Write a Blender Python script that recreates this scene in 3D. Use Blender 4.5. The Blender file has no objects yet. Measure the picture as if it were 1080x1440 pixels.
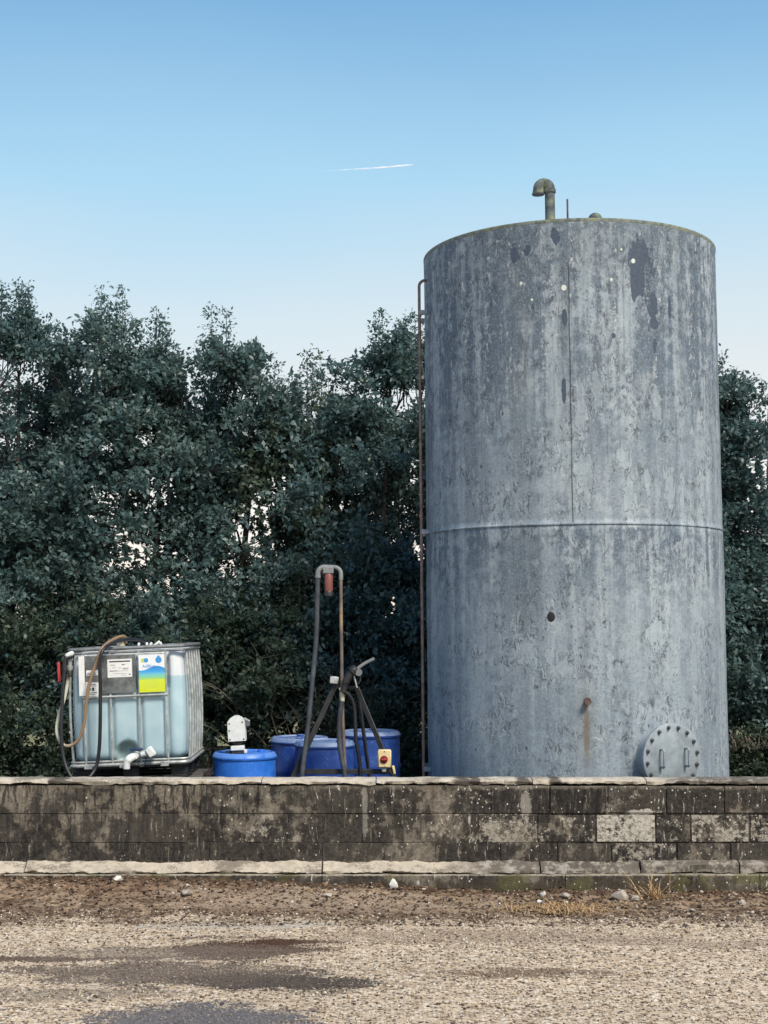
import bpy, bmesh, math, random
import numpy as np
from mathutils import Vector, Matrix, noise as mnoise
R_ = math.radians
PI = math.pi
SC = bpy.context.scene
COL = SC.collection

# ------------------------------------------------------------------ camera
cd = bpy.data.cameras.new('camera'); cam = bpy.data.objects.new('camera', cd); COL.objects.link(cam)
cam.location = (0, 0, 2.05); cam.rotation_euler = (R_(90 + 4.57), 0, 0)
cd.sensor_fit = 'VERTICAL'; cd.sensor_height = 24.0; cd.lens = 33.33
cd.clip_start = 0.1; cd.clip_end = 12000
SC.camera = cam
# ------------------------------------------------------------------ sky, sun, exposure
SUN_EL, SUN_AZ = R_(48), R_(146)          # azimuth clockwise from +Y (the view direction)
w = bpy.data.worlds.new('World'); SC.world = w; w.use_nodes = True
nt = w.node_tree; nt.nodes.clear()
sky = nt.nodes.new('ShaderNodeTexSky'); sky.sky_type = 'NISHITA'; sky.sun_disc = False
sky.sun_elevation = SUN_EL; sky.sun_rotation = SUN_AZ
sky.air_density = 1.0; sky.dust_density = 1.2; sky.ozone_density = 2.0; sky.altitude = 50
bg = nt.nodes.new('ShaderNodeBackground'); bg.inputs['Strength'].default_value = 0.12
tcw = nt.nodes.new('ShaderNodeTexCoord'); spw = nt.nodes.new('ShaderNodeSeparateXYZ'); nt.links.new(tcw.outputs['Generated'], spw.inputs[0])
rpw = nt.nodes.new('ShaderNodeValToRGB'); nzw = nt.nodes.new('ShaderNodeTexNoise'); nzw.inputs['Scale'].default_value = 1.6; nzw.inputs['Detail'].default_value = 4; nzw.inputs['Roughness'].default_value = .45
stw = nt.nodes.new('ShaderNodeVectorMath'); stw.operation = 'MULTIPLY'; stw.inputs[1].default_value = (1, 1, 3.5); nt.links.new(tcw.outputs['Generated'], stw.inputs[0]); nt.links.new(stw.outputs[0], nzw.inputs['Vector'])
maw = nt.nodes.new('ShaderNodeMath'); maw.operation = 'MULTIPLY_ADD'; maw.inputs[1].default_value = .09; nt.links.new(nzw.outputs[0], maw.inputs[0])
mbw = nt.nodes.new('ShaderNodeMath'); mbw.operation = 'SUBTRACT'; mbw.inputs[1].default_value = .045; nt.links.new(spw.outputs[2], mbw.inputs[0]); nt.links.new(mbw.outputs[0], maw.inputs[2])
nt.links.new(maw.outputs[0], rpw.inputs[0])   # pale evening haze low down, clear blue above
for i_, (p_, c_) in enumerate(((0., (.74, .63, .55)), (.10, (.66, .64, .60)), (.165, (.565, .57, .56)), (.22, (.475, .545, .57)), (.31, (.285, .47, .60)), (.42, (.125, .285, .475)), (1., (.033, .11, .33)))):
    e_ = rpw.color_ramp.elements[i_] if i_ < 2 else rpw.color_ramp.elements.new(p_)
    e_.position = p_; e_.color = c_ + (1,)
vmw = nt.nodes.new('ShaderNodeVectorMath'); vmw.operation = 'MULTIPLY'; vmw.inputs[1].default_value = (1 / .12,) * 3; nt.links.new(rpw.outputs[0], vmw.inputs[0])
mxw = nt.nodes.new('ShaderNodeMix'); mxw.data_type = 'RGBA'; mxw.inputs[0].default_value = .9
nt.links.new(sky.outputs[0], mxw.inputs[6]); nt.links.new(vmw.outputs[0], mxw.inputs[7])
wo = nt.nodes.new('ShaderNodeOutputWorld')
nt.links.new(mxw.outputs[2], bg.inputs[0]); nt.links.new(bg.outputs[0], wo.inputs[0])
sd = bpy.data.lights.new('sun', 'SUN'); sd.energy = 3.0; sd.angle = R_(18); sd.color = (1.0, 0.90, 0.76)
sun = bpy.data.objects.new('sun', sd); COL.objects.link(sun)
sdir = Vector((math.sin(SUN_AZ) * math.cos(SUN_EL), math.cos(SUN_AZ) * math.cos(SUN_EL), math.sin(SUN_EL)))
sun.rotation_euler = (-sdir).to_track_quat('-Z', 'Y').to_euler(); sun.location = (8, -6, 9)
vs = SC.view_settings
vs.view_transform = 'Standard'; vs.look = 'None'; vs.exposure = 0.62; vs.gamma = 1.0; vs.use_curve_mapping = False
SC.render.engine = 'CYCLES'
SC.cycles.max_bounces = 6; SC.cycles.transparent_max_bounces = 8

# ------------------------------------------------------------------ node helper
class NB:
    def __init__(s, name):
        s.m = bpy.data.materials.new(name); s.m.use_nodes = True
        s.t = s.m.node_tree; s.t.nodes.clear()
        s.out = s.t.nodes.new('ShaderNodeOutputMaterial')
        s.p = s.t.nodes.new('ShaderNodeBsdfPrincipled'); s.t.links.new(s.p.outputs[0], s.out.inputs[0])
        s._obj = s._geo = None
    def put(s, sock, v):
        if isinstance(v, bpy.types.NodeSocket): s.t.links.new(v, sock)
        elif isinstance(v, (tuple, list)) and sock.type == 'RGBA': sock.default_value = tuple(v) + ((1,) if len(v) == 3 else ())
        else: sock.default_value = v
    def obj(s):
        if s._obj is None: s._obj = s.t.nodes.new('ShaderNodeTexCoord').outputs['Object']
        return s._obj
    def geo(s):
        if s._geo is None: s._geo = s.t.nodes.new('ShaderNodeNewGeometry')
        return s._geo
    def pos(s): return s.geo().outputs['Position']
    def island(s): return s.geo().outputs['Random Per Island']
    def orand(s): return s.t.nodes.new('ShaderNodeObjectInfo').outputs['Random']
    def sep(s, v):
        n = s.t.nodes.new('ShaderNodeSeparateXYZ'); s.put(n.inputs[0], v); return n.outputs[0], n.outputs[1], n.outputs[2]
    def vec(s, x=0., y=0., z=0.):
        n = s.t.nodes.new('ShaderNodeCombineXYZ')
        for i, v in enumerate((x, y, z)): s.put(n.inputs[i], v)
        return n.outputs[0]
    def ma(s, op, a, b=0., c=0., clamp=False):
        n = s.t.nodes.new('ShaderNodeMath'); n.operation = op; n.use_clamp = clamp
        s.put(n.inputs[0], a); s.put(n.inputs[1], b); s.put(n.inputs[2], c); return n.outputs[0]
    def mul(s, a, b): return s.ma('MULTIPLY', a, b)
    def add(s, a, b): return s.ma('ADD', a, b)
    def scale(s, v, k):
        n = s.t.nodes.new('ShaderNodeVectorMath'); n.operation = 'MULTIPLY'; s.put(n.inputs[0], v); n.inputs[1].default_value = k; return n.outputs[0]
    def vadd(s, a, b):
        n = s.t.nodes.new('ShaderNodeVectorMath'); n.operation = 'ADD'; s.put(n.inputs[0], a); s.put(n.inputs[1], b); return n.outputs[0]
    def noise(s, v, sc, det=4., ro=.55, dist=0.):
        n = s.t.nodes.new('ShaderNodeTexNoise'); s.put(n.inputs['Vector'], v)
        n.inputs['Scale'].default_value = sc; n.inputs['Detail'].default_value = det
        n.inputs['Roughness'].default_value = ro; n.inputs['Distortion'].default_value = dist
        return n.outputs[0]
    def vor(s, v, sc, feat='F1', out='Distance'):
        n = s.t.nodes.new('ShaderNodeTexVoronoi'); n.feature = feat; s.put(n.inputs['Vector'], v); n.inputs['Scale'].default_value = sc
        return n.outputs[out]
    def mr(s, v, a, b, lo=0., hi=1.):
        n = s.t.nodes.new('ShaderNodeMapRange'); n.interpolation_type = 'SMOOTHSTEP'
        s.put(n.inputs[0], v); n.inputs[1].default_value = a; n.inputs[2].default_value = b
        n.inputs[3].default_value = lo; n.inputs[4].default_value = hi; return n.outputs[0]
    def mix(s, f, a, b, mode='MIX'):
        n = s.t.nodes.new('ShaderNodeMix'); n.data_type = 'RGBA'; n.blend_type = mode
        s.put(n.inputs[0], f); s.put(n.inputs[6], a); s.put(n.inputs[7], b); return n.outputs[2]
    def ramp(s, f, stops, interp='LINEAR'):
        n = s.t.nodes.new('ShaderNodeValToRGB'); s.put(n.inputs[0], f); cr = n.color_ramp; cr.interpolation = interp
        while len(cr.elements) < len(stops): cr.elements.new(.5)
        for e, (p, c) in zip(cr.elements, stops): e.position = p; e.color = tuple(c) + (1,)
        return n.outputs[0]
    def spot(s, a, b, ca, cb, ra, rb, wob=None, k=.5, soft=.25):
        """soft elliptical mask in the plane of coordinates a, b, edge broken by the noise wob"""
        da = s.ma('DIVIDE', s.ma('SUBTRACT', a, ca), ra); db = s.ma('DIVIDE', s.ma('SUBTRACT', b, cb), rb)
        d = s.ma('SQRT', s.add(s.mul(da, da), s.mul(db, db)))
        if wob is not None: d = s.add(d, s.mul(s.ma('SUBTRACT', wob, .5), 2 * k))
        return s.mr(d, 1 - soft, 1 + soft, 1., 0.)
    def bump(s, h, st=.3, di=.01, prev=None):
        n = s.t.nodes.new('ShaderNodeBump'); s.put(n.inputs['Height'], h); n.inputs['Strength'].default_value = st
        n.inputs['Distance'].default_value = di
        if prev is not None: s.t.links.new(prev, n.inputs['Normal'])
        return n.outputs[0]
    def fin(s, col, rough=.6, normal=None, metal=0., spec=None, **kw):
        s.put(s.p.inputs['Base Color'], col); s.put(s.p.inputs['Roughness'], rough); s.put(s.p.inputs['Metallic'], metal)
        if normal is not None: s.t.links.new(normal, s.p.inputs['Normal'])
        if spec is not None: s.p.inputs['Specular IOR Level'].default_value = spec
        for k, v in kw.items(): s.put(s.p.inputs[k], v)
        return s.m

def simple(name, c, rough=.5, var=.18, sc=14., bump=.1, metal=0., dirt=None, dirt_amt=.35, spec=None):
    """one colour with uneven wear, grime and grain"""
    b = NB(name); v = b.obj()
    n1 = b.noise(v, sc, 5); n2 = b.noise(v, sc * 6, 4)
    lo = tuple(x * (1 - var) for x in c); hi = tuple(min(1, x * (1 + var)) for x in c)
    col = b.mix(b.mr(n1, .3, .7), lo, hi)
    if dirt is not None:
        col = b.mix(b.mul(b.mr(b.noise(v, sc * .6, 6, .65), .48, .68), dirt_amt), col, dirt)
    rr = b.mr(n2, .2, .8, max(.05, rough - .1), min(1, rough + .15))
    return b.fin(col, rr, b.bump(n2, bump, .004), metal, spec)

# ------------------------------------------------------------------ materials
M = {}
def tank_paint():
    b = NB('tank_paint'); v = b.obj(); x, y, z = b.sep(v)
    u = b.mul(b.ma('ARCTAN2', x, b.mul(y, -1.)), 1.44)
    P = b.vec(u, 0., z)
    fine = b.noise(P, 46, 6, .78); mid = b.noise(P, 9, 7, .72); big = b.noise(P, 1.1, 4)
    st1 = b.noise(b.vec(b.mul(u, 5.), 3., b.mul(z, .28)), 1.3, 7, .62)
    st2 = b.noise(b.vec(b.mul(u, 14.), 7., b.mul(z, .55)), 1.2, 6, .65)
    col = b.mix(b.mr(big, .3, .7), (.25, .308, .352), (.34, .395, .432))
    col = b.mix(b.mul(b.mr(mid, .35, .72), .55), col, (.38, .435, .475))
    # long run-off streaks, strongest under the rim and under the girth weld
    top = b.mr(b.add(z, b.mul(st2, 2.2)), 4.2, 6.6)
    girth = b.mul(b.mr(z, 2.0, 2.9), b.mr(z, 2.90, 2.93, 1., 0.))
    wgt = b.add(b.add(b.mul(top, .85), b.mul(girth, .5)), .38)
    s1 = b.mul(b.mr(b.add(st1, b.add(b.mul(b.ma('SUBTRACT', fine, .5), .45), b.mul(b.ma('SUBTRACT', mid, .5), .75))), .42, .58), b.mul(wgt, 1.05))
    col = b.mix(b.ma('MINIMUM', s1, .9), col, (.072, .105, .148))
    s2 = b.mul(b.mr(b.add(st2, b.add(b.mul(b.ma('SUBTRACT', fine, .5), .6), b.mul(b.ma('SUBTRACT', mid, .5), .6))), .47, .63), b.mul(wgt, .85))
    col = b.mix(b.ma('MINIMUM', b.mul(s2, .75), .8), col, (.115, .145, .172))
    # a dirtier brown-grey run left of the vertical weld
    for cu, cz, ru, rz, a in ((-.655, 4.25, .11, 1.35, .5), (-.62, 2.45, .2, .45, .55), (-.25, 4.6, .05, .9, .35), (.93, 4.9, .07, .9, .3), (.25, 5.45, .5, .3, .35), (-.75, 5.4, .5, .3, .4)):
        col = b.mix(b.mul(b.spot(u, z, cu, cz, ru, rz, mid, .8, .6), a), col, (.10, .125, .145))
    mo = b.noise(b.vec(u, 21., b.mul(z, .55)), 5.5, 7, .74)
    col = b.mix(b.mul(b.mr(mo, .50, .60), b.mr(z, 2.2, 4.6, .12, .32)), col, (.098, .142, .19))
    col = b.mix(b.mul(b.mr(mo, .46, .38), .35), col, (.45, .49, .51))
    # chalky speckle
    col = b.mix(b.mul(b.mr(fine, .53, .62), .42), col, (.48, .535, .57))
    col = b.mix(b.mul(b.mr(fine, .47, .38), .62), col, (.07, .085, .105))
    band = b.mr(b.noise(b.vec(b.mul(u, 9.), 1., b.mul(z, .5)), 1.1, 5), .5, .64)
    spk = b.mr(b.noise(b.vec(u, 5., b.mul(z, .6)), 24, 5, .75), .54, .60)
    col = b.mix(b.mul(b.mul(spk, band), b.add(b.mul(top, .75), .2)), col, (.60, .62, .61))
    # lifted paint: crinkled outlines inside patches
    warp = b.noise(b.vec(u, 9., b.mul(z, .42)), 17., 4, .62, .9)
    line = b.mr(b.ma('ABSOLUTE', b.ma('SUBTRACT', warp, .5)), .006, .042, 1., 0.)
    pm = b.mr(b.noise(P, 2.1, 5, .62), .44, .56)
    brk = b.mr(b.noise(P, 11, 3), .43, .55)
    line = b.mul(b.mul(line, pm), brk)
    blis = b.mul(b.mr(warp, .56, .66), pm)
    col = b.mix(b.mul(blis, .35), col, (.47, .50, .505))
    col = b.mix(b.mul(line, .85), col, (.055, .065, .075))
    # holes in the paint: small dark chips
    vch = b.vor(b.vec(u, 2., b.mul(z, .6)), 7.5)
    chip = b.mul(b.mr(b.add(vch, b.mul(mid, .25)), .185, .215, 1., 0.), b.mr(b.noise(P, 2.6, 2), .46, .52))
    vc2 = b.vor(b.vec(u, 12., b.mul(z, .5)), 17.); chip = b.ma('MAXIMUM', chip, b.mul(b.mr(b.add(vc2, b.mul(mid, .3)), .215, .25, 1., 0.), b.mr(b.noise(P, 3.3, 3), .5, .55)))
    col = b.mix(b.mul(chip, .9), col, (.06, .07, .085))
    # the big bare patch and smaller ones below it
    wob = b.noise(b.vec(b.mul(u, 1.6), 4., b.mul(z, .8)), 8, 5, .65)
    pat = b.spot(u, z, .49, 5.24, .125, .26, wob, 1.15, .05)
    for cu, cz, ru, rz in ((.425, 5.12, .05, .19), (.55, 5.05, .035, .14), (.605, 4.90, .055, .13), (.612, 4.745, .045, .065), (.615, 4.55, .022, .07), (-.30, 5.53, .035, .08), (-.68, 5.38, .045, .07), (-.56, 5.42, .03, .05), (-.23, 4.78, .022, .08), (.21, 4.61, .018, .022), (.8, 4.9, .02, .1), (-.245, 4.12, .02, .12)):
        pat = b.ma('MAXIMUM', pat, b.spot(u, z, cu, cz, ru, rz, wob, 1.0, .07))
    pat = b.mul(pat, b.ma('SUBTRACT', 1., b.mul(b.spot(u, z, .555, 5.10, .035, .19, wob, 1.2, .1), b.mr(fine, .42, .5))))
    col = b.mix(pat, col, b.mix(b.mr(fine, .4, .6), (.045, .065, .095), (.07, .095, .135)))
    # light scabs (primer showing) with a dark lip
    sc = None
    for cu, cz, ru, rz in ((-.10, 3.95, .055, .30), (-.07, 3.35, .085, .2), (.27, 3.5, .075, .10), (.33, 3.15, .055, .24), (.05, 4.1, .05, .2), (.62, 4.0, .05, .18), (.75, 3.25, .06, .2), (.55, 1.95, .09, .12), (-.33, 1.62, .13, .10), (.68, 2.1, .035, .16), (-.62, 1.8, .09, .12), (.12, 1.6, .03, .2), (.9, 3.1, .03, .3), (.5, 3.3, .05, .1), (-1.3, 4.0, .05, .2), (-.4, 1.75, .06, .09)):
        k = b.spot(u, z, cu, cz, ru, rz, warp, 1.9, .10); sc = k if sc is None else b.ma('MAXIMUM', sc, k)
    col = b.mix(b.mul(sc, .34), col, (.43, .50, .54))
    edge = b.mul(b.mr(sc, .02, .3), b.mr(sc, .5, .9, 1., 0.))
    col = b.mix(b.mul(edge, .85), col, (.06, .07, .08))
    # bird lime / lichen dots
    for cu, cz, r in ((-.229, 5.05, .024), (.412, 5.30, .02), (-.62, 5.12, .014), (.2, 5.12, .012), (-.52, 4.96, .012), (.30, 5.4, .009)):
        col = b.mix(b.spot(u, z, cu, cz, r, r * 1.1, mid, .3, .15), col, (.62, .66, .56))
    # rust weeping from the stub pipe
    ru_ = b.mul(b.spot(u, z, b.add(-.098, b.mul(b.ma('SUBTRACT', mid, .5), .04)), 1.12, .026, .27, st2, .5, .5), .75)
    col = b.mix(ru_, col, (.17, .12, .075))
    col = b.mix(b.mul(b.spot(u, z, -.115, 1.15, .10, .4, mid, .6, .6), .25), col, (.2, .19, .16))
    h = b.add(b.add(b.mul(fine, .25), b.mul(warp, .35)), b.add(b.mul(blis, .5), b.add(b.mul(sc, .5), b.mul(pat, -.5))))
    nr = b.bump(h, .55, .007, b.bump(mid, .35, .012))
    return b.fin(col, b.mr(mid, .3, .7, .5, .72), nr, 0., .35)
M['tank'] = tank_paint()
M['tank_part'] = simple('grey_blue_paint', (.29, .335, .365), .55, .16, 9, .25, dirt=(.12, .135, .15), dirt_amt=.45, spec=.4)
M['bolt'] = simple('oxidised_bolt_steel', (.06, .066, .072), .55, .3, 30, .1, dirt=(.16, .15, .14))
M['hole'] = simple('black_rubber_plug', (.012, .013, .015), .7)
M['rust'] = simple('rusty_steel', (.105, .075, .065), .8, .3, 18, .35, dirt=(.05, .035, .03), dirt_amt=.6)
M['ladder'] = simple('weathered_ladder_steel', (.165, .115, .10), .75, .3, 12, .3, dirt=(.2, .2, .2), dirt_amt=.5)
M['moss_steel'] = simple('mossy_steel', (.095, .115, .115), .85, .4, 16, .5, dirt=(.27, .29, .15), dirt_amt=.75)
M['rim_moss'] = simple('mossy_rim', (.19, .22, .20), .9, .35, 24, .5, dirt=(.30, .33, .17), dirt_amt=.65)
M['galv'] = simple('galvanised_steel', (.42, .44, .43), .48, .25, 14, .15, .35, dirt=(.2, .21, .2), dirt_amt=.6)
M['galv_dark'] = simple('dull_galvanised_steel', (.20, .215, .215), .5, .25, 16, .15, .3, dirt=(.08, .085, .09), dirt_amt=.6)
M['plate'] = simple('scuffed_zinc_plate', (.15, .165, .165), .38, .4, 11, .15, .5, dirt=(.42, .45, .44), dirt_amt=.5)
def hdpe(name, c, c2, dz):
    b = NB(name); v = b.obj(); n = b.noise(v, 7, 5); n2 = b.noise(v, 120, 3)
    x, y, z = b.sep(v)
    col = b.mix(b.mr(n, .35, .7), c, c2)
    sp = b.mr(b.noise(v, 85, 2), .66, .72)
    col = b.mix(b.mul(sp, .35), col, (.75, .85, .88))
    col = b.mix(b.mul(b.mr(b.noise(b.vec(b.mul(x, 5.), y, b.mul(z, .6)), 4, 5), .55, .75), .3), col, dz)
    return b.fin(col, .36, b.bump(n2, .08, .002, b.bump(n, .12, .01)), 0., .5, **{'Subsurface Weight': .25, 'Subsurface Radius': (.03, .04, .05), 'Subsurface Scale': .5})
M['hdpe_full'] = hdpe('plastic_bottle_holding_liquid', (.38, .53, .585), (.45, .595, .645), (.30, .43, .47))
M['hdpe_empty'] = hdpe('plastic_bottle_above_liquid', (.60, .645, .67), (.66, .70, .715), (.5, .55, .56))
M['hdpe_recess'] = simple('darker_plastic_recess', (.34, .46, .46), .45, .12, 10)  # tap recess coloured darker and greener than the rest of the bottle
M['black_plastic'] = simple('black_plastic', (.016, .017, .019), .5, .3, 20, .15, dirt=(.05, .05, .048), dirt_amt=.5)
M['black_steel'] = simple('black_painted_steel', (.02, .022, .025), .5, .3, 16, .2, dirt=(.06, .055, .05), dirt_amt=.5)
M['hose_black'] = simple('black_rubber_hose', (.010, .011, .014), .42, .25, 9, .15, dirt=(.03, .03, .03), dirt_amt=.5)
M['hose_grey'] = simple('dusty_black_hose', (.035, .041, .052), .6, .3, 6, .2, dirt=(.10, .11, .12), dirt_amt=.6)
M['pipe_brown'] = simple('brown_stained_pipe', (.15, .115, .10), .6, .35, 7, .3, dirt=(.34, .25, .15), dirt_amt=.8)
M['pipe_grey'] = simple('grey_plastic_pipe', (.19, .20, .20), .55, .2, 9, .2, dirt=(.14, .13, .12), dirt_amt=.6)
def brown_hose():
    b = NB('faded_clear_hose'); x, y, z = b.sep(b.pos()); n = b.noise(b.pos(), 16, 4)
    f = b.mr(b.add(b.add(x, b.mul(n, .12)), b.mul(b.ma('SUBTRACT', 1.25, z), .15)), -2.70, -2.50)
    col = b.mix(f, (.52, .52, .40), (.26, .165, .095))
    return b.fin(b.mix(b.mul(b.mr(n, .5, .7), .4), col, (.15, .11, .08)), .4, b.bump(n, .1, .004))
M['hose_brown'] = brown_hose()
M['white'] = simple('white_plastic', (.72, .74, .73), .4, .08, 16, .05, dirt=(.45, .46, .42), dirt_amt=.35)
M['cream'] = simple('cream_brass_fitting', (.50, .47, .33), .5, .2, 30, .1, dirt=(.25, .2, .12))
M['yellow'] = simple('pale_yellow_plastic', (.74, .58, .30), .45, .08, 20, .05, dirt=(.5, .4, .25), dirt_amt=.3)
M['red'] = simple('red_plastic', (.45, .035, .035), .45, .2, 20, .05)
M['dark_red'] = simple('dark_red_dial', (.16, .012, .012), .4, .2, 20, .05)
M['red_bowl'] = simple('faded_red_bowl', (.23, .075, .06), .4, .2, 14, .1, dirt=(.2, .08, .07))
M['blue_cap'] = simple('dark_blue_plastic', (.015, .035, .10), .45)
def drum_mat(name, c, dust, amt):
    b = NB(name); v = b.obj(); x, y, z = b.sep(v); n = b.noise(v, 9, 6, .62); n2 = b.noise(v, 70, 4, .7)
    up = b.mr(z, .80, .84)
    st = b.noise(b.vec(b.mul(x, 9.), b.mul(y, 9.), b.mul(z, .8)), 1.6, 6)
    col = b.mix(b.mr(n, .3, .7), tuple(k * .88 for k in c), tuple(min(1, k * 1.1) for k in c))
    col = b.mix(b.mul(b.mr(st, .5, .7), .18), col, tuple(k * .55 for k in c))
    col = b.mix(b.mul(b.mul(b.mr(n2, .54, .66), b.mr(n, .42, .6)), .4), col, dust)
    nz = b.sep(b.geo().outputs['Normal'])[2]
    lid = b.mul(b.mr(nz, .0, .35), b.mr(b.noise(v, 7, 6, .65), .36, .52))
    col = b.mix(b.mul(b.mul(lid, up), amt), col, dust)
    return b.fin(col, b.mr(n, .3, .7, .38, .55), b.bump(n2, .12, .003, b.bump(n, .1, .01)), 0., .45)
M['drum_bright'] = drum_mat('bright_blue_plastic', (.022, .155, .62), (.22, .38, .66), .35)
M['drum_dark'] = drum_mat('deep_blue_plastic', (.016, .060, .28), (.27, .36, .48), .65)
M['paper'] = simple('label_paper', (.74, .75, .74), .6, .04, 20, .02, dirt=(.5, .5, .48), dirt_amt=.25)
M['print'] = simple('dark_print', (.06, .065, .07), .6)
M['print_blue'] = simple('blue_print', (.05, .27, .62), .5, .05)
M['print_green'] = simple('yellow_green_print', (.50, .62, .12), .5, .05)
def adlabel():
    b = NB('printed_liquid_label'); x, y, z = b.sep(b.obj())
    wave = b.add(z, b.mul(b.ma('SINE', b.add(b.mul(x, 24.), .6)), -.018))
    n = b.noise(b.obj(), 8, 3)
    body = b.ramp(b.add(b.mr(z, -.16, .075), b.mul(b.ma('SUBTRACT', n, .5), .03)), [(0, (.60, .68, .03)), (.40, (.62, .72, .04)), (.50, (.28, .60, .22)), (.62, (.20, .58, .42)), (.72, (.16, .52, .62)), (.85, (.05, .34, .72)), (1, (.03, .24, .62))])
    return b.fin(b.mix(b.mr(wave, .042, .046), body, (.76, .79, .80)), .4)
M['adlabel'] = adlabel()

def block_mat(name='lichened_blockwork', plinth=False):
    b = NB(name); p = b.pos(); x, y, z = b.sep(p)
    fine = b.noise(p, 75, 5, .72); mid = b.noise(p, 11, 6, .66); big = b.noise(p, 1.7, 4, .6)
    wx = b.add(x, b.mul(b.ma('SUBTRACT', b.noise(p, 6, 3), .5), .05))
    st = b.noise(b.vec(b.mul(wx, 4.5), y, b.mul(z, 1.8)), 2.6, 8, .7)
    st2 = b.noise(b.vec(b.mul(wx, 17.), y, b.mul(z, 2.2)), 2.2, 7, .70)
    warm = b.mr(x, -2.2, 1.2)
    f2 = b.noise(p, 34, 6, .78); c0 = lambda q, k: b.mul(b.ma('SUBTRACT', q, .5), k)
    col = b.mix(b.mr(f2, .36, .64), (.112, .096, .076), (.26, .228, .18))
    blk = b.add(b.add(c0(st, .65), c0(mid, .8)), b.add(c0(f2, .7), b.add(c0(big, 1.5), b.mul(b.mr(z, .5, .2), .03))))
    col = b.mix(b.mul(b.mr(blk, -.135, .0), .95), col, b.mix(b.mr(f2, .4, .6), (.015, .0145, .015), (.055, .047, .039)))
    dr = b.add(c0(st2, 1.15), b.add(c0(f2, .45), b.mul(b.mr(z, .45, .80), .06)))
    col = b.mix(b.mul(b.mul(b.mr(dr, .05, .12), b.mr(b.noise(p, 1.3, 3), .42, .58, .25, 1.)), .85), col, (.016, .015, .015))
    # lighter run-off streaks
    lt = b.mul(b.mr(b.add(st2, c0(f2, .3)), .42, .35), b.mr(big, .44, .58))
    col = b.mix(b.mul(lt, .7), col, (.36, .32, .255))
    col = b.mix(b.mul(b.mul(b.mr(b.add(z, c0(mid, .12)), .765, .80), b.mr(big, .4, .6)), .5), col, (.32, .285, .23))
    rr = b.orand()
    col = b.mix(b.mul(b.mr(rr, .45, 1.), .14), col, (.19, .165, .13))
    if plinth:
        col = b.mix(b.mul(b.mr(b.add(z, c0(f2, .03)), .122, .132), .8), col, (.42, .37, .29))
        col = b.mix(b.mul(b.mr(z, .14, .02), .5), col, (.07, .055, .035))  # browner and darker towards the ground
        col = b.mix(b.mul(b.mr(b.noise(p, 3.2, 4), .5, .62), .6), col, (.10, .095, .035))
    # bare pale faces of single blocks, flaking away in ragged patches
    at = b.t.nodes.new('ShaderNodeAttribute'); at.attribute_type = 'OBJECT'; at.attribute_name = 'pale'; pale = at.outputs['Fac']
    pn = b.noise(b.vec(x, y, b.mul(z, 1.25)), 7.5, 8, .74)
    pm = b.add(b.add(c0(pn, 1.25), c0(f2, .8)), b.mul(b.ma('SUBTRACT', pale, .62), .62))
    col = b.mix(b.mul(b.mr(pm, .0, .09), b.mr(pale, .0, .9, .55, .92)), col, b.mix(b.mr(f2, .36, .60), (.17, .15, .12), b.mix(b.mr(pale, .5, 1.), (.40, .36, .295), (.60, .565, .49))))
    for cx, cz, rx, rz, a in ((2.02, .60, .11, .02, .8), (-.15, .60, .02, .22, .3), (1.1, .67, .05, .09, .4)):
        col = b.mix(b.mul(b.spot(x, z, cx, cz, rx, rz, b.add(mid, c0(f2, .9)), 1.2, .12), a), col, (.5, .465, .40))
    # white lichen spots, thicker to the right
    vd = b.vor(b.vec(x, y, b.mul(z, .8)), 26)
    ls = b.mul(b.mr(b.add(vd, b.mul(mid, .25)), .24, .29, 1., 0.), b.mr(b.add(b.noise(p, 2.6, 4), b.mul(warm, .17)), .52, .62))
    col = b.mix(b.mul(ls, .85), col, (.62, .595, .54))
    l2 = b.mul(b.mr(st2, .40, .35), b.mr(b.add(b.noise(b.vec(x, 3., b.mul(z, 2.)), 3.4, 4), b.mul(warm, .05)), .585, .65))
    col = b.mix(b.mul(l2, .85), col, (.58, .555, .50))
    h = b.add(b.mul(f2, .7), b.add(b.mul(mid, .6), b.mul(ls, .15)))
    return b.fin(col, .92, b.bump(h, .9, .016), 0., .2)
M['block'] = block_mat(); M['plinth'] = block_mat('dark_foot_plinth_concrete', True)
def pale_conc(name, c1, c2, dirt, right):
    b = NB(name); p = b.pos(); x, y, z = b.sep(p)
    fine = b.noise(p, 60, 6, .78); mid = b.noise(p, 13, 7, .72); big = b.noise(b.vec(x, y, b.mul(z, 3.)), 2.6, 7, .7)
    col = b.mix(b.mr(mid, .32, .7), c1, c2)
    dm = b.mr(b.add(big, b.mul(b.ma('SUBTRACT', fine, .5), .45)), .48, .60)
    rt = b.mr(b.add(x, b.mul(b.ma('SUBTRACT', mid, .5), .8)), right - .25, right + .25)
    col = b.mix(b.mul(dm, .7), col, dirt)
    col = b.mix(b.mul(b.mr(fine, .55, .66), .3), col, tuple(k * .35 for k in c1))
    col = b.mix(b.mul(rt, .8), col, b.mix(b.mr(mid, .46, .62), (.055, .047, .04), (.30, .275, .24)))
    for cx, rx in ((.62, .075), (.71, .05), (1.09, .06), (1.34, .05), (-2.55, .08)):
        col = b.mix(b.mul(b.spot(x, z, cx, .83, rx, .04, mid, .8, .3), .85), col, (.04, .033, .028))
    return b.fin(col, .9, b.bump(b.add(b.mul(fine, .4), mid), .6, .012), 0., .2)
M['cap'] = pale_conc('pale_cement_capping', (.40, .355, .285), (.56, .505, .41), (.14, .12, .095), 2.25)
M['fillet'] = pale_conc('pale_cement_fillet', (.38, .335, .265), (.54, .475, .38), (.115, .095, .075), .62)
M['mortar'] = simple('dark_mortar', (.04, .036, .032), .95, .3, 20, .5)

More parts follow.
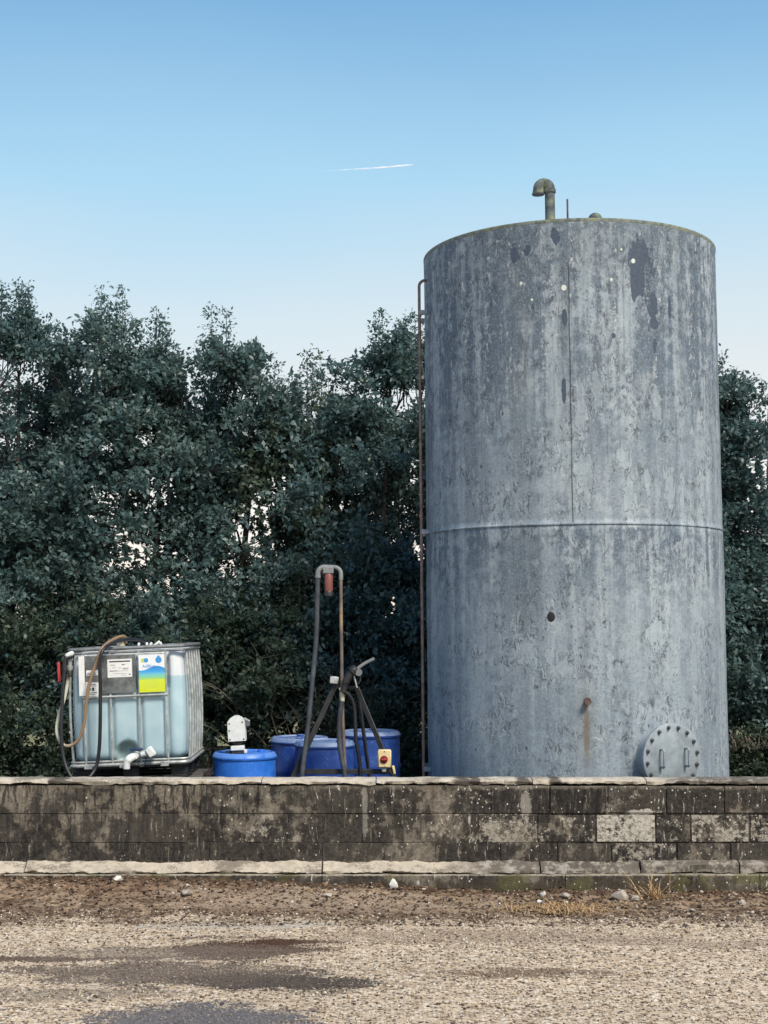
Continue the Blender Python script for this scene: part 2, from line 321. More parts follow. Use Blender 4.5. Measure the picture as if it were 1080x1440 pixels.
STAINS = ((-.92, 9.22, .46, .26, .78, (.060, .038, .026)), (-.70, 9.42, .30, .07, .8, (.05, .026, .016)), (-.62, 8.42, .50, .18, .85, (.040, .032, .027)), (-1.3, 8.62, .75, .24, .62, (.085, .066, .052)), (-.95, 7.62, .50, .24, .75, (.085, .08, .082)),
          (-2.25, 8.98, .75, .06, .75, (.075, .05, .035)), (-1.45, 9.1, .7, .16, .45, (.12, .095, .075)), (.85, 8.62, .45, .08, .6, (.11, .075, .05)), (-1.7, 8.1, .5, .12, .4, (.11, .09, .07)), (.6, 9.6, 1.0, .16, .45, (.19, .14, .10)), (2.0, 9.4, .7, .10, .35, (.2, .15, .11)))
def ground_mat():
    b = NB('worn_gravelly_yard'); p = b.pos(); x, y, z = b.sep(p)
    fine = b.noise(p, 70, 4, .75); mid = b.noise(p, 9, 6, .65); big = b.noise(p, .9, 5, .6)
    col = b.mix(b.mr(mid, .3, .7), (.47, .355, .235), (.66, .53, .38))
    col = b.mix(b.mr(big, .4, .65), col, b.mix(b.mr(mid, .4, .6), (.41, .31, .205), (.56, .45, .32)))
    vc = b.vor(p, 40, out='Color'); vd = b.vor(p, 40)
    g = b.sep(vc)[0]
    agg = b.ramp(g, [(0, (.08, .06, .045)), (.2, (.18, .125, .08)), (.45, (.52, .405, .28)), (.8, (.70, .595, .45)), (1, (.80, .73, .61))])
    col = b.mix(b.mul(b.mr(vd, .66, .45), .88), col, agg)
    col = b.mix(b.mul(b.mr(fine, .40, .30), .85), col, (.05, .038, .028))
    col = b.mix(b.mul(b.mr(b.noise(p, 24, 5, .75), .55, .61), .9), col, (.06, .045, .035))
    wob = b.noise(b.vec(b.mul(x, .6), b.mul(y, 1.3), 0.), 4.2, 6, .7)
    for cx, cy, rx, ry, a, c in STAINS:
        col = b.mix(b.mul(b.spot(x, y, cx, cy, rx * 1.15, ry * 1.25, b.add(wob, b.mul(b.ma('SUBTRACT', fine, .5), .6)), 1.7, .14), min(.95, a * 1.4)), col, b.mix(b.mr(fine, .42, .62), c, tuple(k * 2.1 for k in c)))
    # pale scraped strip and the earth that has washed against the wall
    col = b.mix(b.mul(b.spot(x, y, -1.05, 9.93, .75, .10, wob, .9, .35), .75), col, b.mix(b.mr(fine, .3, .7), (.36, .325, .265), (.56, .52, .44)))
    e = b.add(y, b.mul(b.ma('SUBTRACT', wob, .5), 1.5))
    soil = b.mix(b.mr(mid, .38, .60), (.085, .053, .033), (.34, .245, .16))
    soil = b.mix(b.mr(b.noise(p, 34, 4, .7), .56, .66), soil, (.40, .345, .265))
    soil = b.mix(b.mul(b.mr(big, .47, .6), .5), soil, (.15, .085, .05))
    soil = b.mix(b.mul(b.spot(x, y, -.3, 10.6, 1.3, .33, wob, 1.2, .3), .65), soil, b.mix(b.mr(fine, .4, .6), (.24, .17, .115), (.46, .37, .27)))
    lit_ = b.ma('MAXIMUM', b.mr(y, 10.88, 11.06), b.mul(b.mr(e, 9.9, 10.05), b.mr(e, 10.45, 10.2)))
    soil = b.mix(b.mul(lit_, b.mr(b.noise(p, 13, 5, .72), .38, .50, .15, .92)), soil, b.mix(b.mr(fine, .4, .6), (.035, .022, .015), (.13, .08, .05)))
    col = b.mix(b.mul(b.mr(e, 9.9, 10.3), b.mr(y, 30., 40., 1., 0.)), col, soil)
    far = b.mr(y, 17, 24)
    col = b.mix(far, col, (.20, .19, .10))
    h = b.add(b.mul(fine, .5), b.add(b.mul(b.ma('SUBTRACT', 1., vd), .6), b.mul(mid, .8)))
    return b.fin(col, .93, b.bump(h, .8, .012), 0., .15)
M['ground'] = ground_mat()
def pebble_mat(name, k=1.):
    b = NB(name); r = b.island()
    col = b.ramp(r, [(0, (.04, .03, .025)), (.2, (.11, .08, .06)), (.4, (.36, .275, .185)), (.6, (.48, .385, .27)), (.86, (.56, .48, .36)), (.97, (.58, .53, .44)), (1, (.66, .62, .54))])
    x, y, z = b.sep(b.pos())
    for cx, cy, rx, ry, a, c in STAINS[:7]: col = b.mix(b.mul(b.spot(x, y, cx, cy, rx, ry, None, 0., .4), min(.8, a)), col, tuple(q * 1.5 for q in c))
    if k < 1: col = b.mix(.93, col, b.ramp(r, [(0, (.03, .02, .015)), (.5, (.10, .07, .05)), (.86, (.20, .155, .11)), (.94, (.36, .31, .25)), (1, (.6, .56, .5))]))
    return b.fin(col, .9, b.bump(b.noise(b.pos(), 160, 2), .3, .003), 0., .2)
M['pebble'] = pebble_mat('mixed_pebbles'); M['rubble'] = pebble_mat('dirty_rubble', .5)
def litter_mat():
    b = NB('dead_leaves'); r = b.island()
    col = b.ramp(r, [(0, (.03, .02, .014)), (.35, (.085, .05, .03)), (.7, (.17, .10, .055)), (.9, (.30, .21, .12)), (1, (.40, .33, .22))])
    return b.fin(col, .85, None, 0., .2)
M['litter'] = litter_mat()
M['straw'] = simple('dry_straw', (.42, .275, .135), .8, .4, 40, .1)
M['stone_white'] = simple('white_stone', (.68, .66, .61), .85, .15, 25, .6, dirt=(.4, .36, .3), dirt_amt=.4)
M['stone_pale'] = simple('pale_rubble', (.40, .36, .30), .9, .25, 25, .8, dirt=(.16, .13, .1), dirt_amt=.5)
M['wood'] = simple('grey_old_wood', (.085, .08, .075), .85, .3, 12, .4)
M['bark'] = simple('dark_bark', (.04, .034, .03), .9, .35, 14, .7)
M['twig'] = simple('pale_bare_twigs', (.135, .125, .095), .9, .35, 20, .3)
M['floor'] = simple('dark_soil_and_shade', (.03, .027, .024), .8, .3, 3, .5)  # dark soil on the floor; on the rear wall, shade painted as colour
def leaf_mat(name, c1, c2, c3):
    b = NB(name); n = b.noise(b.pos(), 1.3, 4); r = b.island()
    col = b.mix(b.mr(n, .35, .68), c1, c2)
    col = b.mix(b.mul(b.mr(r, .55, 1.), .75), col, c3)
    m = b.fin(col, .42, None, 0., .5)
    tr = b.t.nodes.new('ShaderNodeBsdfTranslucent'); b.put(tr.inputs[0], b.mix(.35, col, (.12, .17, .08)))
    mx = b.t.nodes.new('ShaderNodeMixShader'); mx.inputs[0].default_value = .42
    b.t.links.new(b.p.outputs[0], mx.inputs[1]); b.t.links.new(tr.outputs[0], mx.inputs[2]); b.t.links.new(mx.outputs[0], b.out.inputs[0])
    return m
M['leaf'] = [leaf_mat('hedge_leaves_blue_green', (.080, .150, .150), (.135, .212, .205), (.175, .245, .23)),
             leaf_mat('hedge_leaves_dark', (.066, .130, .134), (.110, .184, .184), (.152, .225, .215)),
             leaf_mat('hedge_leaves_olive', (.066, .108, .082), (.108, .155, .110), (.150, .195, .135))]
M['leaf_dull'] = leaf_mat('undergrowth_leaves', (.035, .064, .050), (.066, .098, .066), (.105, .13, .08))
def trail():
    b = NB('vapour_trail'); x, y, z = b.sep(b.obj()); n = b.noise(b.obj(), .06, 4)
    b.fin((.95, .95, .95), 1., None, 0., 0.)
    tr = b.t.nodes.new('ShaderNodeBsdfTransparent'); mx = b.t.nodes.new('ShaderNodeMixShader')
    b.put(mx.inputs[0], b.mul(b.mul(b.mr(x, -110, 60), b.mr(n, .3, .65, .25, 1.)), .55))
    b.t.links.new(tr.outputs[0], mx.inputs[1]); b.t.links.new(b.p.outputs[0], mx.inputs[2]); b.t.links.new(mx.outputs[0], b.out.inputs[0])
    return b.m
M['trail'] = trail()

# ------------------------------------------------------------------ mesh helpers
def tag(o, label=None, cat=None, group=None, kind=None):
    for k, v in (('label', label), ('category', cat), ('group', group), ('kind', kind)):
        if v: o[k] = v
    return o
def thing(name, loc, label, cat, group=None, rot=(0, 0, 0)):
    o = bpy.data.objects.new(name, None); COL.objects.link(o); o.location = loc; o.rotation_euler = rot
    o.empty_display_size = .1
    return tag(o, label, cat, group)
def link(name, me, parent=None, loc=(0, 0, 0), rot=(0, 0, 0)):
    o = bpy.data.objects.new(name, me); COL.objects.link(o); o.location = loc; o.rotation_euler = rot
    if parent is not None: o.parent = parent
    return o
class MB:
    def __init__(s): s.v = []; s.f = []; s.mi = []; s.cur = 0
    def _add(s, vs, fs):
        o = len(s.v); s.v += [tuple(p) for p in vs]; s.f += [tuple(i + o for i in f) for f in fs]; s.mi += [s.cur] * len(fs); return s
    def box(s, c, d, b=.004, rot=None):
        x, y, z = d[0] / 2, d[1] / 2, d[2] / 2; b = min(b, x * .8, y * .8, z * .8)
        bm = bmesh.new(); bmesh.ops.create_cube(bm, size=1.); bmesh.ops.scale(bm, vec=d, verts=bm.verts)
        if b > 0: bmesh.ops.bevel(bm, geom=bm.edges[:], offset=b, segments=1, affect='EDGES', profile=.5)
        mt = Matrix.Translation(c) @ (rot.to_4x4() if rot is not None else Matrix.Identity(4))
        bm.verts.ensure_lookup_table(); bm.verts.index_update()
        s._add([mt @ v.co for v in bm.verts], [[v.index for v in f.verts] for f in bm.faces]); bm.free(); return s
    def tube(s, pts, r, seg=10, cap=True, flat=None):
        pts = [Vector(p) for p in pts]; n = len(pts); rr = r if isinstance(r, (list, tuple)) else [r] * n
        vs = []; t0 = (pts[1] - pts[0]).normalized()
        u = t0.orthogonal().normalized() if abs(t0.z) > .95 else t0.cross(Vector((0, 0, 1))).normalized()
        for i, p in enumerate(pts):
            t = (pts[min(i + 1, n - 1)] - pts[max(i - 1, 0)]).normalized()
            u = (u - t * u.dot(t)).normalized(); w_ = t.cross(u)
            for k in range(seg):
                a = 2 * PI * k / seg; q = u * math.cos(a) + w_ * math.sin(a) * (flat or 1); vs.append(p + q * rr[i])
        fs = [[i * seg + k, i * seg + (k + 1) % seg, (i + 1) * seg + (k + 1) % seg, (i + 1) * seg + k] for i in range(n - 1) for k in range(seg)]
        if cap: fs += [list(range(seg))[::-1], [(n - 1) * seg + k for k in range(seg)]]
        return s._add(vs, fs)
    def lathe(s, prof, seg=32, c=(0, 0, 0), axis=None):
        vs = []; c = Vector(c); q = Vector((0, 0, 1)).rotation_difference(Vector(axis)) if axis is not None else None
        for r, z in prof:
            for k in range(seg):
                a = 2 * PI * k / seg; p = Vector((r * math.cos(a), r * math.sin(a), z))
                vs.append(c + (q @ p if q else p))
        n = len(prof)
        fs = [[i * seg + k, i * seg + (k + 1) % seg, (i + 1) * seg + (k + 1) % seg, (i + 1) * seg + k] for i in range(n - 1) for k in range(seg)]
        fs += [list(range(seg))[::-1], [(n - 1) * seg + k for k in range(seg)]]
        return s._add(vs, fs)
    def prism(s, poly, y0, y1):
        """polygon in x,z (counter-clockwise seen from -y) extruded from y0 (front) to y1"""
        n = len(poly); vs = [(x, y0, z) for x, z in poly] + [(x, y1, z) for x, z in poly]
        fs = [list(range(n)), [n + k for k in range(n)][::-1]] + [[k, n + k, n + (k + 1) % n, (k + 1) % n] for k in range(n)]
        return s._add(vs, fs)
    def mesh(s, name, mats, smooth=True, ang=40):
        me = bpy.data.meshes.new(name); me.from_pydata(s.v, [], s.f)
        for m in (mats if isinstance(mats, (list, tuple)) else [mats]): me.materials.append(m)
        if max(s.mi, default=0): me.polygons.foreach_set('material_index', s.mi)
        bm = bmesh.new(); bm.from_mesh(me); bmesh.ops.recalc_face_normals(bm, faces=bm.faces); bm.to_mesh(me); bm.free()
        if smooth: me.shade_smooth(); me.set_sharp_from_angle(angle=R_(ang))
        return me
    def build(s, name, mats, parent=None, loc=(0, 0, 0), rot=(0, 0, 0), smooth=True, ang=40):
        return link(name, s.mesh(name, mats, smooth, ang), parent, loc, rot)
def curve(pts, n=10):
    """Catmull-Rom through the points"""
    P = [Vector(p) for p in pts]; P = [2 * P[0] - P[1]] + P + [2 * P[-1] - P[-2]]; out = []
    for i in range(1, len(P) - 2):
        for k in range(n):
            t = k / n; a, b, c, d = P[i - 1], P[i], P[i + 1], P[i + 2]
            out.append(.5 * ((2 * b) + (c - a) * t + (2 * a - 5 * b + 4 * c - d) * t * t + (3 * b - a - 3 * c + d) * t ** 3))
    out.append(P[-2]); return out
def fast(name, V, F, mat, smooth=False):
    me = bpy.data.meshes.new(name); V = np.asarray(V, np.float32); F = np.asarray(F, np.int32); k = F.shape[1]
    me.vertices.add(len(V)); me.vertices.foreach_set('co', V.ravel())
    me.loops.add(F.size); me.loops.foreach_set('vertex_index', F.ravel())
    me.polygons.add(len(F)); me.polygons.foreach_set('loop_start', np.arange(0, F.size, k, dtype=np.int32))
    me.polygons.foreach_set('loop_total', np.full(len(F), k, np.int32))
    if smooth: me.polygons.foreach_set('use_smooth', np.ones(len(F), bool))
    me.update(calc_edges=True); me.materials.append(mat); return me
def fbm(x, y, s=1., o=4, seed=0.):
    return mnoise.fractal(Vector((x * s + seed, y * s - seed, seed * 1.7)), .5, 2., o)
def text(s, size, name, mat, parent, loc, rot=(PI / 2, 0, 0), depth=.0006):
    cu = bpy.data.curves.new(name, 'FONT'); cu.body = s; cu.size = size; cu.extrude = depth; cu.align_x = 'CENTER'; cu.align_y = 'CENTER'; cu.resolution_u = 3
    t = bpy.data.objects.new(name, cu); COL.objects.link(t); bpy.context.view_layer.update()
    me = bpy.data.meshes.new_from_object(t.evaluated_get(bpy.context.evaluated_depsgraph_get()))
    bpy.data.objects.remove(t); bpy.data.curves.remove(cu)
    me.materials.clear(); me.materials.append(mat); me.name = name
    return link(name, me, parent, loc, rot)

# ------------------------------------------------------------------ ground
def build_ground():
    def axis(lo, hi, st, ext):
        a = list(np.arange(lo, hi, st)) + [hi]; d = st
        l, r = [], []; p = lo
        while p > -ext: d *= 1.5; p -= d; l.append(p)
        p = hi; d = st
        while p < ext: d *= 1.5; p += d; r.append(p)
        return np.array(l[::-1] + a + r)
    xs = axis(-3.8, 3.8, .035, 1500.); ys = axis(7.0, 11.3, .03, 1500.)
    V = np.zeros((len(ys), len(xs), 3)); V[..., 0] = xs[None]; V[..., 1] = ys[:, None]
    for j, yy in enumerate(ys):
        for i, xx in enumerate(xs):
            if -5 < xx < 5 and 5 < yy < 12: V[j, i, 2] = gz(xx, yy)
    n, m = len(ys), len(xs); I = np.arange(n * m).reshape(n, m)
    F = np.stack([I[:-1, :-1], I[:-1, 1:], I[1:, 1:], I[1:, :-1]], -1).reshape(-1, 4)
    o = link('ground', fast('ground', V.reshape(-1, 3), F, M['ground'], True)); tag(o, kind='structure')
def gz(x, y):
    z = .012 * fbm(x, y, .8, 3) + .004 * fbm(x, y, 7., 3, 3.)
    t = min(1., max(0., (y - 9.95) / 1.1)); t = t * t * (3 - 2 * t)
    left = min(1., max(0., (.9 - x) / 2.6))
    z += t * (.005 + .105 * left) + t * (.03 * abs(fbm(x, y, 3.2, 4, 5.)) + .018 * fbm(x, y, 12., 3, 9.))
    return z if y < 11.5 else -.002
build_ground()

# bund floor and contrail
o = MB()._add([(-7, 11.46, .03), (7, 11.46, .03), (7, 16.25, .03), (-7, 16.25, .03)], [[0, 1, 2, 3]]).build('bund_floor', M['floor']); tag(o, kind='structure')
cdir = Vector((132., 0, 15.)); 
c = MB(); pts = []; rad = []
for k in range(25):
    t = k / 24; pts.append((-165 / 2 + 165 * t, 0, 6.5 * (t - .5) * 2 + .6 * math.sin(7 * t))); rad.append((.45 + 1.1 * t ** .7) * (1 if k < 24 else .5) * (1 + .12 * math.sin(31 * t)))
c.tube(pts, rad, 8).build('contrail', M['trail'], loc=(-30., 2500., 822.))
tag(bpy.data.objects['contrail'], 'thin white aircraft vapour trail high in the blue sky', 'contrail')

# ------------------------------------------------------------------ storage tank
TX, TY, TR, TH, GZ = 1.88, 14.0, 1.44, 5.68, 2.925
tank = thing('storage_tank', (TX, TY, .03), 'tall weathered blue-grey steel cylindrical tank standing behind the wall', 'storage tank', rot=(0, R_(-.4), 0))
def shell():
    seg, nz = 256, 110; zs = list(np.linspace(0, GZ, nz // 2)) + list(np.linspace(GZ + .001, TH - .03, nz // 2))
    V = []
    for z in zs:
        for k in range(seg):
            a = 2 * PI * k / seg
            r = TR + (.004 if z <= GZ else 0) + .0035 * mnoise.fractal(Vector((math.cos(a) * 2.2, math.sin(a) * 2.2, z * 1.1)), .5, 2., 3)
            V.append((r * math.cos(a), r * math.sin(a), z))
    F = [(i * seg + k, i * seg + (k + 1) % seg, (i + 1) * seg + (k + 1) % seg, (i + 1) * seg + k) for i in range(len(zs) - 1) for k in range(seg)]
    return fast('shell', V, F, M['tank'], True)
link('shell', shell(), tank)
MB().lathe([(TR + .002, GZ - .012), (TR + .013, GZ - .008), (TR + .013, GZ + .002), (TR + .002, GZ + .007)], 160).build('girth_weld', M['tank'], tank)
a0 = R_(-7.35); rr = TR + .002
mb = MB()
wp = [(rr * math.sin(a0) + .002 * math.sin(z * 9), -rr * math.cos(a0), z) for z in np.linspace(GZ + .015, TH - .42, 30)]
mb.tube(wp, .003, 6).build('vertical_weld', M['bolt'], tank)
a1 = R_(-77.5); mb = MB(); mb.tube([(rr * math.sin(a1), -rr * math.cos(a1), z) for z in np.linspace(.3, 1.08, 9)], [.007] * 8 + [.003], 6).build('vertical_weld', M['tank'], tank)
MB().lathe([(TR - .004, TH - .034), (TR + .005, TH - .014), (TR + .005, TH + .002), (TR - .03, TH + .010), (TR - .05, TH - .002)], 160).build('roof_rim', M['rim_moss'], tank)
MB().lathe([(TR - .035, TH - .01), (.9, TH + .05), (.02, TH + .10)], 96).build('roof', M['tank_part'], tank)
MB().lathe([(TR + .03, 0), (TR + .03, .02), (TR - .05, .03)], 96).build('base_ring', M['tank_part'], tank)
# roof fittings
vp = MB(); vx, vy = -.29, -1.0
path = [(vx, vy, TH - .0), (vx, vy, TH + .36)]
for k in range(0, 11):
    a = PI * k / 10 * 1.02; path.append((vx - .053 + .053 * math.cos(a), vy, TH + .405 + .056 * math.sin(a)))
path.append((vx - .109, vy, TH + .362))
vent = vp.tube(path, [.047, .047] + [.050] * 11 + [.053], 18).build('vent_pipe', M['moss_steel'], tank)
MB().lathe([(.10, TH - .02), (.10, TH + .035), (.055, TH + .045), (.054, TH + .10)], 20, (vx, vy, 0)).build('flange', M['moss_steel'], vent)
MB().lathe([(.051, -.02), (.057, -.015), (.057, .015), (.051, .02)], 18, (vx, vy, TH + .385)).build('collar', M['moss_steel'], vent)
MB().lathe([(.034, 0), (.058, 0), (.058, .012), (.05, .016)], 18, (vx - .109, vy, TH + .352)).build('mouth_ring', M['bolt'], vent)
MB().tube([(-.10, -.80, TH), (-.10, -.80, TH + .37)], .009, 8).build('dip_rod', M['rust'], tank)
MB().lathe([(.045, TH), (.045, TH + .16), (.068, TH + .165), (.066, TH + .185), (.055, TH + .21), (.032, TH + .228), (.005, TH + .236)], 20, (.16, -.80, 0)).build('dome_cap', M['moss_steel'], tank)
# manhole
mx, mz = R_(24.2), .865
hd = Vector((math.sin(mx), -math.cos(mx), 0))
side = Vector((math.cos(mx), math.sin(mx), 0)); up = Vector((0, 0, 1))
man = MB().lathe([(.270, TR - .12), (.270, TR + .09), (.298, TR + .094), (.298, TR + .112)], 48, (0, 0, mz), hd).build('manhole', M['tank_part'], tank)
cov = MB().lathe([(.300, TR + .113), (.300, TR + .133), (.295, TR + .137), (.02, TR + .138)], 56, (0, 0, mz), hd).build('cover', M['tank_part'], man)
bm_ = MB().lathe([(.0175, 0), (.0175, .012), (.009, .013), (.009, .028), (.003, .03)], 6, (0, 0, 0), hd).mesh('bolt', M['bolt'], True, 30)
for k in range(16):
    a = 2 * PI * (k + .35) / 16
    link('bolt', bm_, man, up * mz + hd * (TR + .138) + side * (.265 * math.cos(a)) + up * (.265 * math.sin(a)))
hm = None
for sx in (-.125, .135):
    b0 = up * mz + hd * (TR + .136) + side * sx
    pts = [b0 + up * .075, b0 + up * .078 + hd * .045, b0 + up * .065 + hd * .058, b0 - up * .065 + hd * .058, b0 - up * .078 + hd * .045, b0 - up * .075]
    MB().tube(pts, .0095, 8).build('handle', M['tank_part'], man)
# stub pipe and plugged hole
def on_shell(deg, z, out=0.):
    a = R_(deg); return Vector((math.sin(a) * (TR + out), -math.cos(a) * (TR + out), z))
d0 = on_shell(-3.5, 0).normalized()
stub = MB().lathe([(.032, -.03), (.034, .006), (.027, .008), (.027, .055), (.031, .056), (.031, .075), (.012, .076)], 14, on_shell(-3.5, 1.36), d0).build('stub_pipe', M['rust'], tank)
d1 = on_shell(-15.6, 0).normalized()
plug = MB().lathe([(.036, -.02), (.036, .004), (.028, .007), (.012, .009)], 18, (0, 0, 0), d1).build('plugged_hole', M['hole'], tank, on_shell(-15.6, 2.10))
plug.scale = (1, 1, 1.25)
# ladder seen edge-on
lad = MB()
def stile(x, y, ztop):
    p = [(x, y, .35), (x, y, ztop)]
    for k in range(1, 8):
        a = PI / 2 * k / 7; p.append((x + .06 - .06 * math.cos(a), y + .0, ztop + .06 * math.sin(a)))
    p.append((x + .13, y, ztop + .06)); return p
ladder = MB().tube(stile(-1.497, -.22, 5.36), .0145, 10).build('ladder', M['ladder'], tank)
MB().tube([(-1.484, .16, .35), (-1.484, .16, 5.2)], .0145, 10).build('stile', M['ladder'], ladder)
rung = MB().tube([(-1.497, -.22, 0), (-1.484, .16, 0)], .009, 8).mesh('rung', M['ladder'])
for k in range(17): link('rung', rung, ladder, (0, 0, .55 + .29 * k))
for z in (.66, 2.94, 5.10):
    MB().box((-1.458, -.22, z), (.075, .03, .045), .003).build('bracket', M['tank_part'], ladder)
    MB().box((-1.452, .16, z), (.065, .03, .045), .003).build('bracket', M['tank_part'], ladder)

# ------------------------------------------------------------------ bund walls
wall = thing('bund_wall', (0, 11.25, 0), 'long low black-stained concrete block wall with pale cement top in front of tank', 'wall')
rng = random.Random(5)
XL, XR = -6.3, 6.3
MB().box((0, .1015, .37), (XR - XL - .01, .183, .86), 0).build('mortar_core', M['block'], wall)
def block_mesh(L, h, k):
    bm = MB().box((0, 0, 0), (L - .003, .10, h - .003), .003)
    r = random.Random(k); bm.v = [(x + r.uniform(-.002, .002), y + r.uniform(-.003, .003), z + r.uniform(-.002, .002)) for x, y, z in bm.v]
    return bm.mesh('block', M['block'], True, 25)
bl = [block_mesh(.455, .2185, k) for k in range(6)]
bl_low = [block_mesh(.455, .225, 20 + k) for k in range(6)]
top_x = [-.073 + .455 * k for k in range(-16, 17)]
mid_x = [1.65 - .455 * k for k in range(20, 0, -1)] + [1.65, 2.12, 2.39, 2.85, 3.305, 3.76, 4.215, 4.67, 5.125, 5.58, 6.035]
low_x = [-.478 + .455 * k + .03 * math.sin(k * 2.3) * (k != 0) for k in range(-15, 17)]
PALE = {(1, 1.65): .84, (1, 2.12): .45, (1, 2.39): .66, (1, 2.85): .60, (1, 1.195): .5, (1, .74): .62, (1, .285): .5, (1, -.17): .25, (1, -1.08): .52, (1, -1.535): .35, (2, 1.81): .55, (2, 1.342): .3, (0, .837): .35, (0, 1.292): .3, (0, 1.747): .42, (0, .382): .42, (0, 2.202): .1, (0, -1.438): .3, (0, -.983): .36}
for row, (zc, xs_, ms) in enumerate(((.697, top_x, bl), (.4745, mid_x, bl), (.2515, low_x, bl_low))):
    for x0, x1 in zip(xs_, xs_[1:]):
        if x0 < XL or x1 > XR: continue
        o = link('block', rng.choice(ms), wall, ((x0 + x1) / 2, .05 + rng.uniform(-.003, .005), zc + rng.uniform(-.0006, .0006)), (rng.uniform(-.006, .006), 0, rng.uniform(-.008, .008)))
        o.scale.x = (x1 - x0) / .455 * (.972 if x0 > 1.1 else 1.); o.scale.z = .955 if x0 > 1.1 else 1.
        if x0 > 1.1: o.location.y -= .006
        o['pale'] = max([v for (rw, px), v in PALE.items() if rw == row and abs(px - x0) < .06] + [rng.uniform(0, .22)])
def strip(x0, x1, prof, name, mat, amp, seed, st=.018):
    """uneven run of cement: a cross-section (y,z) swept along x with ragged edges"""
    n = max(2, int((x1 - x0) / st)); m = len(prof); V = []; F = []
    for i in range(n + 1):
        x = x0 + (x1 - x0) * i / n
        for j, (y, z, a) in enumerate(prof):
            V.append((x, y + a * amp * (fbm(x, j * 3.1, 5., 4, seed) + .28 * fbm(x, j * 2.1, 17., 3, seed)), z + a * amp * (fbm(x, j * 5.3 + 40, 4., 4, seed) + .25 * fbm(x, j * 1.7, 19., 3, seed))))
    for i in range(n):
        for j in range(m): F.append((i * m + j, (i + 1) * m + j, (i + 1) * m + (j + 1) % m, i * m + (j + 1) % m))
    b = MB()._add(V, F + [tuple(range(m)), tuple(n * m + j for j in range(m))])
    return b.build(name, mat, wall, smooth=True, ang=50)
cuts = [XL, -4.2, -2.62, -.957, -.062, 1.16, 2.05, 3.6, 5.0, XR]
capp = [(-.006, .818, 1.3), (-.010, .836, .7), (.004, .850, .4), (.10, .856, .3), (.20, .851, .4), (.205, .80, .3)]
for a, b_ in zip(cuts, cuts[1:]): strip(a + .004, b_ - .004, capp, 'capping', M['cap'], .011, a)
cuts = [XL, -4.4, -2.78, -.478, 1.21, 1.985, 2.75, 4.2, XR]
for i, (a, b_) in enumerate(zip(cuts, cuts[1:])):
    if a >= 1.98: fp = [(-.060, .145, .9), (-.072, .205, .7), (-.055, .226, .6), (.02, .235, .3), (.02, .14, 0)]
    else: fp = [(-.082, .146, .9), (-.086, .154, 1.1), (-.046, .186, .9), (.0, .222, 1.), (.03, .232, .2), (.03, .138, 0)]
    strip(a + .006, b_ - .006, fp, 'fillet', M['fillet'], .013, a + 9.)
cuts = [XL, -3.1, -.478, 1.4, 2.9, XR]
plp = [(-.085, -.2, 0), (-.088, .0, .6), (-.090, .122, .8), (-.082, .136, .7), (.03, .137, .2), (.03, -.2, 0)]
for a, b_ in zip(cuts, cuts[1:]): strip(a + .003, b_ - .003, plp, 'plinth', M['plinth'], .008, a + 21.)
# rear wall of the bund, shade under the hedge painted in as near-black
rear = thing('rear_wall', (0, 16.2, 0), 'concrete wall at the back under the hedge, painted near-black for its shade', 'wall')
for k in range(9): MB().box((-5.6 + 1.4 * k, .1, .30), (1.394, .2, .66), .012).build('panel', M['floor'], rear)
MB().box((0, .1, .655), (12.6, .24, .05), .012).build('coping', M['floor'], rear)

